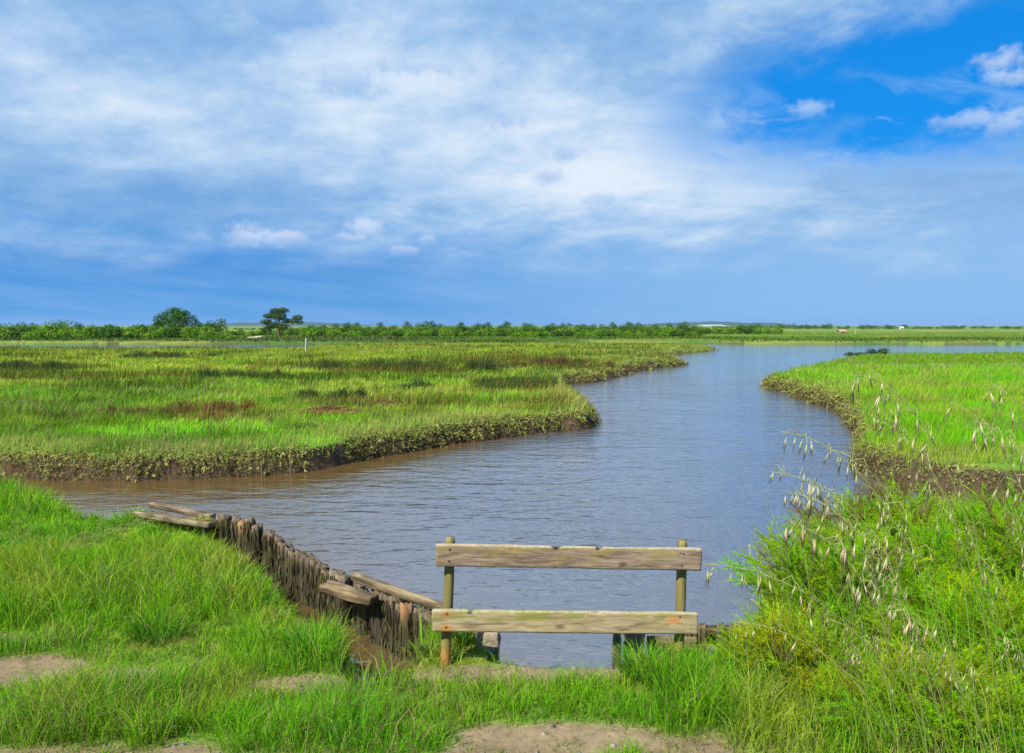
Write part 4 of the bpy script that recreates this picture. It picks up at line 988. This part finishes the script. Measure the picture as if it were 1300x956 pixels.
def stake(name, label, px, py, z0, h, r, col, cat='post', group=None):
    q = on_z(px, py, max(z0, 0)); b = Buf()
    n = 6; t = np.linspace(0, 1, n); pts = np.stack([t * h * .04, t * 0, z0 - .3 + t * (h + .3) - max(z0, 0)], 1); tube(b, pts, np.linspace(r * 1.1, r * .85, n), col, 7)
    o = obj(name, b.mesh(name, M_bark)); o.location = q; tag(o, label, cat, group)
stake('bank_stake', 'left of two thin stakes at the foot of the left bank', 332, 606, 0, .34, .018, (.10, .085, .045), group='stakes along the left bank')
stake('bank_stake', 'right of two thin stakes at the foot of the left bank', 368, 602, 0, .36, .018, (.11, .09, .05), group='stakes along the left bank')
stake('marker_post', 'thin pale post standing alone on the marsh below the pine', 388, 447, .5, 1.4, .07, (.42, .42, .34))
for px, lab in ((776, 'leftmost of three short posts in the far water'), (783, 'middle of three short posts in the far water'), (792, 'rightmost of three short posts in the far water')):
    stake('mooring_post', lab, px, 441.0, 0, .75, .09, (.06, .05, .04), group='short posts in the far water')
stake('marker_post', 'thin pole in the far right meadow beside the small hut', 1086, 424.5, .5, 3.0, .12, (.3, .3, .26))
# pale driftwood log below the pine
q = on_z(324, 431, .5)
tl = beam('driftwood_log', 'pale bleached log lying at the foot of the bushes left of the pine', (q[0] - 1.6, q[1], .75), (q[0] + 1.2, q[1] + .5, 1.0), .4, .4, .2, 21, (.45, .40, .3), .06, .12)
# hut and houses far away
def house(name, label, px, d, w, dp, h, rf, wall, roof):
    root = thing(name, label, 'building', gnd(px, d)); b = Buf()
    x, y = w / 2, dp / 2
    b.add([(-x, -y, -.2), (x, -y, -.2), (x, y, -.2), (-x, y, -.2), (-x, -y, h), (x, -y, h), (x, y, h), (-x, y, h), (-x, 0, h + rf), (x, 0, h + rf)],
          [[(0, 1, 5, 4), (1, 2, 6, 5), (2, 3, 7, 6), (3, 0, 4, 7)], [(4, 7, 8), (6, 5, 9)]], wall)
    obj('wall', b.mesh('wall', M_stone), root)
    b = Buf(); e = .25; t = .12; yo = y + e; zo = h - e * rf / y
    b.add([(-x - e, -yo, zo), (x + e, -yo, zo), (x + e, 0, h + rf + .03), (-x - e, 0, h + rf + .03), (-x - e, yo, zo), (x + e, yo, zo),
           (-x - e, -yo, zo + t), (x + e, -yo, zo + t), (x + e, 0, h + rf + .03 + t), (-x - e, 0, h + rf + .03 + t), (-x - e, yo, zo + t), (x + e, yo, zo + t)],
          [[(0, 1, 2, 3), (3, 2, 5, 4), (6, 7, 8, 9), (9, 8, 11, 10), (0, 1, 7, 6), (4, 5, 11, 10)]], roof)
    obj('roof', b.mesh('roof', M_stone), root)
    b = Buf(); b.add([(-.45, -y - .02, 0), (.45, -y - .02, 0), (.45, -y - .02, min(h, 2) * .95), (-.45, -y - .02, min(h, 2) * .95)], [[(0, 1, 2, 3)]], (.12, .08, .05)); obj('door', b.mesh('door', M_stone), root)
house('hut', 'tiny pinkish hut in the far right meadow', 1067, 280, 2.0, 1.6, .8, .4, (.36, .24, .17), (.42, .25, .18))
house('cottage', 'white cottage among the trees on the far right skyline', 1142, 620, 3.0, 3, 1.2, .8, (.5, .5, .49), (.5, .45, .42))

# ------------------------------------------------------------------ distant hills and dune
def ridge(name, px0, px1, d, hpx, seed, col, base=None):
    n = 80; px = np.linspace(px0, px1, n); x = (px - CX) / FPX * d
    e = np.sin(np.linspace(0, PI, n)) ** .5; h = hpx * d / 1000 * e * (.6 + .8 * fbm(np.linspace(0, 7, n), np.zeros(n) + seed, seed, 4)); b = Buf()
    rows = [(-.5 * 300, 0), (-.25 * 300, .6), (0, 1.0), (150, .75), (400, 0)]
    co = np.concatenate([np.stack([x, np.full(n, d + dy), h * f + CAMZ * 0 + (0 if f else -2) + .5], 1) for dy, f in rows])
    i = np.arange(len(rows) - 1)[:, None] * n + np.arange(n - 1)[None]
    b.add(co, [np.stack([i, i + 1, i + n + 1, i + n], -1).reshape(-1, 4)], col)
    tag(obj(name, b.mesh(name, M_ground, True)), kind='structure')
ridge('hills', 250, 470, 6000, 5.0, 3, (.035, .06, .02))
ridge('hills', 800, 1010, 6500, 5.5, 5, (.035, .06, .02))
ridge('dune', 884, 922, 5200, 1.9, 7, (.4, .39, .36))

# ------------------------------------------------------------------ the air
hm = bpy.data.materials.new('air'); hn = nodes(hm)
pv = mk(hn, 'ShaderNodeVolumePrincipled', Density=HAZE, Anisotropy=.2); pv.inputs['Color'].default_value = (.42, .68, 1, 1)
ho = mk(hn, 'ShaderNodeOutputMaterial'); hn.links.new(pv.outputs[0], ho.inputs['Volume'])
hx, hz0, hz1 = 16000, -2, 60
hc = [(x, y, z) for z in (hz0, hz1) for (x, y) in ((-hx, -60), (hx, -60), (hx, 9600), (-hx, 9600))]
if HAZE: tag(obj('haze', mesh('haze', hc, [[(3, 2, 1, 0), (4, 5, 6, 7), (0, 1, 5, 4), (1, 2, 6, 5), (2, 3, 7, 6), (3, 0, 4, 7)]], hm)), kind='stuff')

# ------------------------------------------------------------------ light and sky
SUN_EL, SUN_AZ = math.radians(46), math.radians(180 + 38)
ds = Vector((math.sin(SUN_AZ) * math.cos(SUN_EL), math.cos(SUN_AZ) * math.cos(SUN_EL), math.sin(SUN_EL)))
sun = bpy.data.lights.new('sun', 'SUN'); sun.energy = 5.0; sun.angle = math.radians(.5); sun.color = (1, .955, .88)
so = bpy.data.objects.new('sun', sun); COL.objects.link(so); so.rotation_euler = (-ds).to_track_quat('-Z', 'Y').to_euler(); so.location = (-20, -20, 40)

wd = bpy.data.worlds.new('World'); scn.world = wd; wd.use_nodes = True; nt = wd.node_tree; nt.nodes.clear(); L = nt.links.new
def link(v, sock):
    if isinstance(v, (int, float)): sock.default_value = v
    elif isinstance(v, tuple): sock.default_value = (*v, 1) if len(v) == 3 and sock.type == 'RGBA' else v
    else: L(v, sock)
def M_(op, a, b=0.0, c=0.0):
    n = nt.nodes.new('ShaderNodeMath'); n.operation = op; link(a, n.inputs[0]); link(b, n.inputs[1]); link(c, n.inputs[2]); return n.outputs[0]
def SS(a, b, x):
    n = nt.nodes.new('ShaderNodeMapRange'); n.interpolation_type = 'SMOOTHSTEP'; link(x, n.inputs[0]); link(a, n.inputs[1]); link(b, n.inputs[2]); return n.outputs[0]
def MC(f, a, b):
    n = nt.nodes.new('ShaderNodeMix'); n.data_type = 'RGBA'; link(f, n.inputs[0]); link(a, n.inputs[6]); link(b, n.inputs[7]); return n.outputs[2]
def NZ(x, y, z=0.0, det=6.0, rough=.55, dist=0.0):
    cmb = nt.nodes.new('ShaderNodeCombineXYZ'); link(x, cmb.inputs[0]); link(y, cmb.inputs[1]); link(z, cmb.inputs[2])
    n = nt.nodes.new('ShaderNodeTexNoise'); n.inputs['Scale'].default_value = 1; n.inputs['Detail'].default_value = det; n.inputs['Roughness'].default_value = rough; n.inputs['Distortion'].default_value = dist
    L(cmb.outputs[0], n.inputs['Vector']); return n.outputs[0]
tc = nt.nodes.new('ShaderNodeTexCoord'); sx = nt.nodes.new('ShaderNodeSeparateXYZ'); L(tc.outputs['Generated'], sx.inputs[0])
dx, dy, dz = sx.outputs
az = M_('ARCTAN2', dx, dy); el = M_('ARCSINE', dz)
def gauss(a0, e0, ra, re):
    u = M_('DIVIDE', M_('SUBTRACT', az, a0), ra); v = M_('DIVIDE', M_('SUBTRACT', el, e0), re)
    return M_('POWER', 2.71828, M_('MULTIPLY', -1.0, M_('ADD', M_('MULTIPLY', u, u), M_('MULTIPLY', v, v))))
def pxdir(px, py):
    d = ray(px, py); return math.atan2(d[0], d[1]), math.asin(d[2] / np.linalg.norm(d))
S = 10.0 / 2 ** .75   # cloud radiances are written as displayed and divided by the strength below
def C(r, g, b):
    f = lambda v: ((v / 255 + .055) / 1.055) ** 2.4 if v > 10 else v / 255 / 12.92
    return (f(r) * S, f(g) * S, f(b) * S)
sky = nt.nodes.new('ShaderNodeTexSky'); sky.sky_type = 'NISHITA'; sky.sun_disc = False; sky.sun_elevation = SUN_EL; sky.sun_rotation = SUN_AZ; sky.air_density = 1.0; sky.dust_density = .3; sky.ozone_density = 3.0
tint = nt.nodes.new('ShaderNodeMix'); tint.data_type = 'RGBA'; tint.blend_type = 'MULTIPLY'; tint.inputs[0].default_value = 1; L(sky.outputs[0], tint.inputs[6]); tint.inputs[7].default_value = (.063, .52, .88, 1)
clear = MC(.65, tint.outputs[2], C(0, 140, 236))
# coordinates on a cloud deck overhead
iz = M_('DIVIDE', 1.0, M_('ADD', M_('MAXIMUM', dz, 0.0), .16)); cu = M_('MULTIPLY', dx, iz); cv = M_('MULTIPLY', dy, iz)
ee = M_('MULTIPLY', el, M_('SUBTRACT', 1.35, el))
nb = NZ(M_('MULTIPLY', az, 4.2), M_('MULTIPLY_ADD', az, -.5, M_('MULTIPLY', ee, 11.0)), 3.7, 7.0, .55, .3)
nf = NZ(M_('MULTIPLY', az, 10.0), M_('MULTIPLY_ADD', az, -1.2, M_('MULTIPLY', ee, 27.0)), 9.1, 9.0, .66, .12)
ns = NZ(M_('MULTIPLY', az, 4.0), M_('MULTIPLY_ADD', az, 4.0, M_('MULTIPLY', el, 46.0)), 1.3, 5.0, .6, .2)
# cloud brightness
bright = M_('MULTIPLY_ADD', nb, 1.0, M_('MULTIPLY_ADD', nf, 1.15, -.66))
for (px, py, ra, re, amp) in ((740, 225, .22, .06, .52), (460, 100, .16, .05, .36), (60, 75, .09, .035, .22), (200, 110, .12, .04, .14), (120, 120, .2, .07, .10), (600, 120, .3, .08, .12), (560, 200, .18, .05, .12), (330, 40, .2, .03, -.10), (120, 40, .3, .08, -.14), (130, 265, .3, .045, -.22), (930, 40, .3, .07, -.10), (330, 130, .1, .03, -.1), (1150, 230, .3, .06, -.06)):
    a0, e0 = pxdir(px, py); bright = M_('MULTIPLY_ADD', gauss(a0, e0, ra, re), amp, bright)
bright = M_('MULTIPLY_ADD', M_('SUBTRACT', ns, .5), M_('MULTIPLY', .5, SS(-.1, .2, az)), bright)
rp = ramp(nt, [(.0, C(118, 168, 223)), (.32, C(146, 187, 232)), (.55, C(176, 207, 241)), (.78, C(204, 225, 248)), (1.0, C(227, 239, 252))]); L(bright, rp.inputs[0])
veil = rp.outputs[0]
hz = MC(SS(-.35, .42, M_('MULTIPLY_ADD', M_('SUBTRACT', nb, .5), .25, az)), C(80, 155, 224), C(140, 190, 239))
hz2 = MC(M_('MULTIPLY', .35, SS(.35, .7, ns)), hz, C(150, 190, 242))
hz2 = MC(M_('MULTIPLY', .38, gauss(*pxdir(250, 335), .30, .022)), hz2, C(66, 136, 216))
low = SS(.045, .165, M_('MULTIPLY_ADD', M_('SUBTRACT', nf, .5), .12, M_('MULTIPLY_ADD', SS(.0, .35, az), .012, el)))
cloud = MC(low, hz2, veil)
# the blue opening at the upper right
w1 = M_('MULTIPLY_ADD', M_('SUBTRACT', nf, .5), .10, M_('MULTIPLY', M_('SUBTRACT', nb, .5), .06))
eu = M_('MULTIPLY_ADD', M_('SUBTRACT', az, .178), .20, .295)
up = SS(.035, -.045, M_('ADD', M_('SUBTRACT', el, eu), w1))
elow = M_('MULTIPLY_ADD', M_('SUBTRACT', az, .2), -.06, .205)
lo = SS(-.045, .045, M_('ADD', M_('SUBTRACT', el, elow), M_('MULTIPLY', w1, 1.4)))
hole = M_('MULTIPLY', M_('MULTIPLY', up, lo), SS(.12, .32, M_('ADD', az, M_('MULTIPLY', w1, 1.5))))
back = M_('MULTIPLY', SS(.45, .6, nb), M_('MULTIPLY', SS(.75, 1.1, M_('ABSOLUTE', az)), .8))
hole = M_('MAXIMUM', hole, back)
skyc = MC(hole, cloud, clear)
# wisps in the opening
wisp = M_('MULTIPLY', SS(.52, .72, NZ(M_('MULTIPLY', az, 9.0), M_('MULTIPLY_ADD', az, 6.0, M_('MULTIPLY', el, 26.0)), 5.0, 6.0, .6, .6)), M_('MULTIPLY', gauss(*pxdir(1060, 165), .22, .045), .75))
skyc = MC(wisp, skyc, C(176, 210, 248))
# small cumulus puffs
edge = NZ(M_('MULTIPLY', az, 55.0), M_('MULTIPLY', el, 60.0), 2.0, 5.0, .6)
for (px, py, rx, ry, c, amp) in ((312, 300, 26, 14, (198, 217, 244), .9), (345, 303, 36, 11, (200, 218, 245), .9), (366, 301, 22, 9, (200, 213, 242), .85), (464, 290, 22, 15, (208, 223, 247), .95), (452, 302, 24, 6, (200, 212, 240), .8), (512, 318, 26, 7, (186, 205, 238), .8), (541, 306, 12, 8, (186, 208, 242), .7), (255, 305, 20, 12, (160, 190, 236), .6), (90, 323, 16, 5, (140, 178, 232), .6), (1272, 78, 25, 13, (190, 208, 240), .9), (1292, 99, 22, 10, (188, 208, 240), .85), (1262, 100, 14, 8, (170, 202, 244), .7), (1028, 139, 26, 9, (182, 208, 244), .75), (1240, 152, 44, 10, (184, 208, 242), .8), (1285, 158, 30, 12, (184, 208, 242), .8), (910, 158, 16, 14, (176, 208, 246), .6),
        (365, 22, 62, 18, (132, 172, 228), 0.54), (440, 105, 46, 17, (146, 182, 232), 0.50), (720, 196, 36, 9, (150, 184, 232), 0.54), (698, 226, 22, 9, (148, 184, 232), 0.50), (640, 150, 42, 13, (150, 184, 232), 0.43), (765, 252, 30, 7, (160, 194, 238), 0.43), (520, 85, 60, 8, (156, 190, 236), .5)):
    a0, e0 = pxdir(px, py); u = M_('DIVIDE', M_('SUBTRACT', az, a0), rx / 1000); v = M_('DIVIDE', M_('SUBTRACT', el, e0), ry / 1000)
    r = M_('SQRT', M_('ADD', M_('MULTIPLY', u, u), M_('MULTIPLY', v, v)))
    r = M_('MULTIPLY_ADD', M_('SUBTRACT', edge, .5), 2.6, r)
    base_ = tuple(int(q * .72 + w_ * .28) for q, w_ in zip(c, (60, 140, 225)))
    body = MC(SS(-.7, .5, M_('MULTIPLY_ADD', M_('SUBTRACT', edge, .5), 2.0, v)), C(*base_), C(*[min(255, q + 6) for q in c]))
    skyc = MC(M_('MULTIPLY', SS(1.35, .15, r), amp * .92), skyc, body)
bg = nt.nodes.new('ShaderNodeBackground'); bg.inputs['Strength'].default_value = .1; L(skyc, bg.inputs['Color'])
wo = nt.nodes.new('ShaderNodeOutputWorld'); L(bg.outputs[0], wo.inputs['Surface'])
wd.cycles.sampling_method = 'MANUAL'; wd.cycles.sample_map_resolution = 512

# ------------------------------------------------------------------ camera
cam = bpy.data.cameras.new('camera'); cam.sensor_width = 36; cam.lens = 36 * FPX / 1300; cam.clip_start = .05; cam.clip_end = 20000
co_ = bpy.data.objects.new('camera', cam); COL.objects.link(co_); co_.location = (0, 0, CAMZ); co_.rotation_euler = (PI / 2 - PITCH, 0, 0)
scn.camera = co_
vs = scn.view_settings; vs.view_transform = 'Standard'; vs.look = 'None'; vs.exposure = .75; vs.gamma = 1; vs.use_curve_mapping = False
scn.cycles.max_bounces = 6; scn.cycles.diffuse_bounces = 3; scn.cycles.glossy_bounces = 3; scn.cycles.transmission_bounces = 4; scn.cycles.use_denoising = True
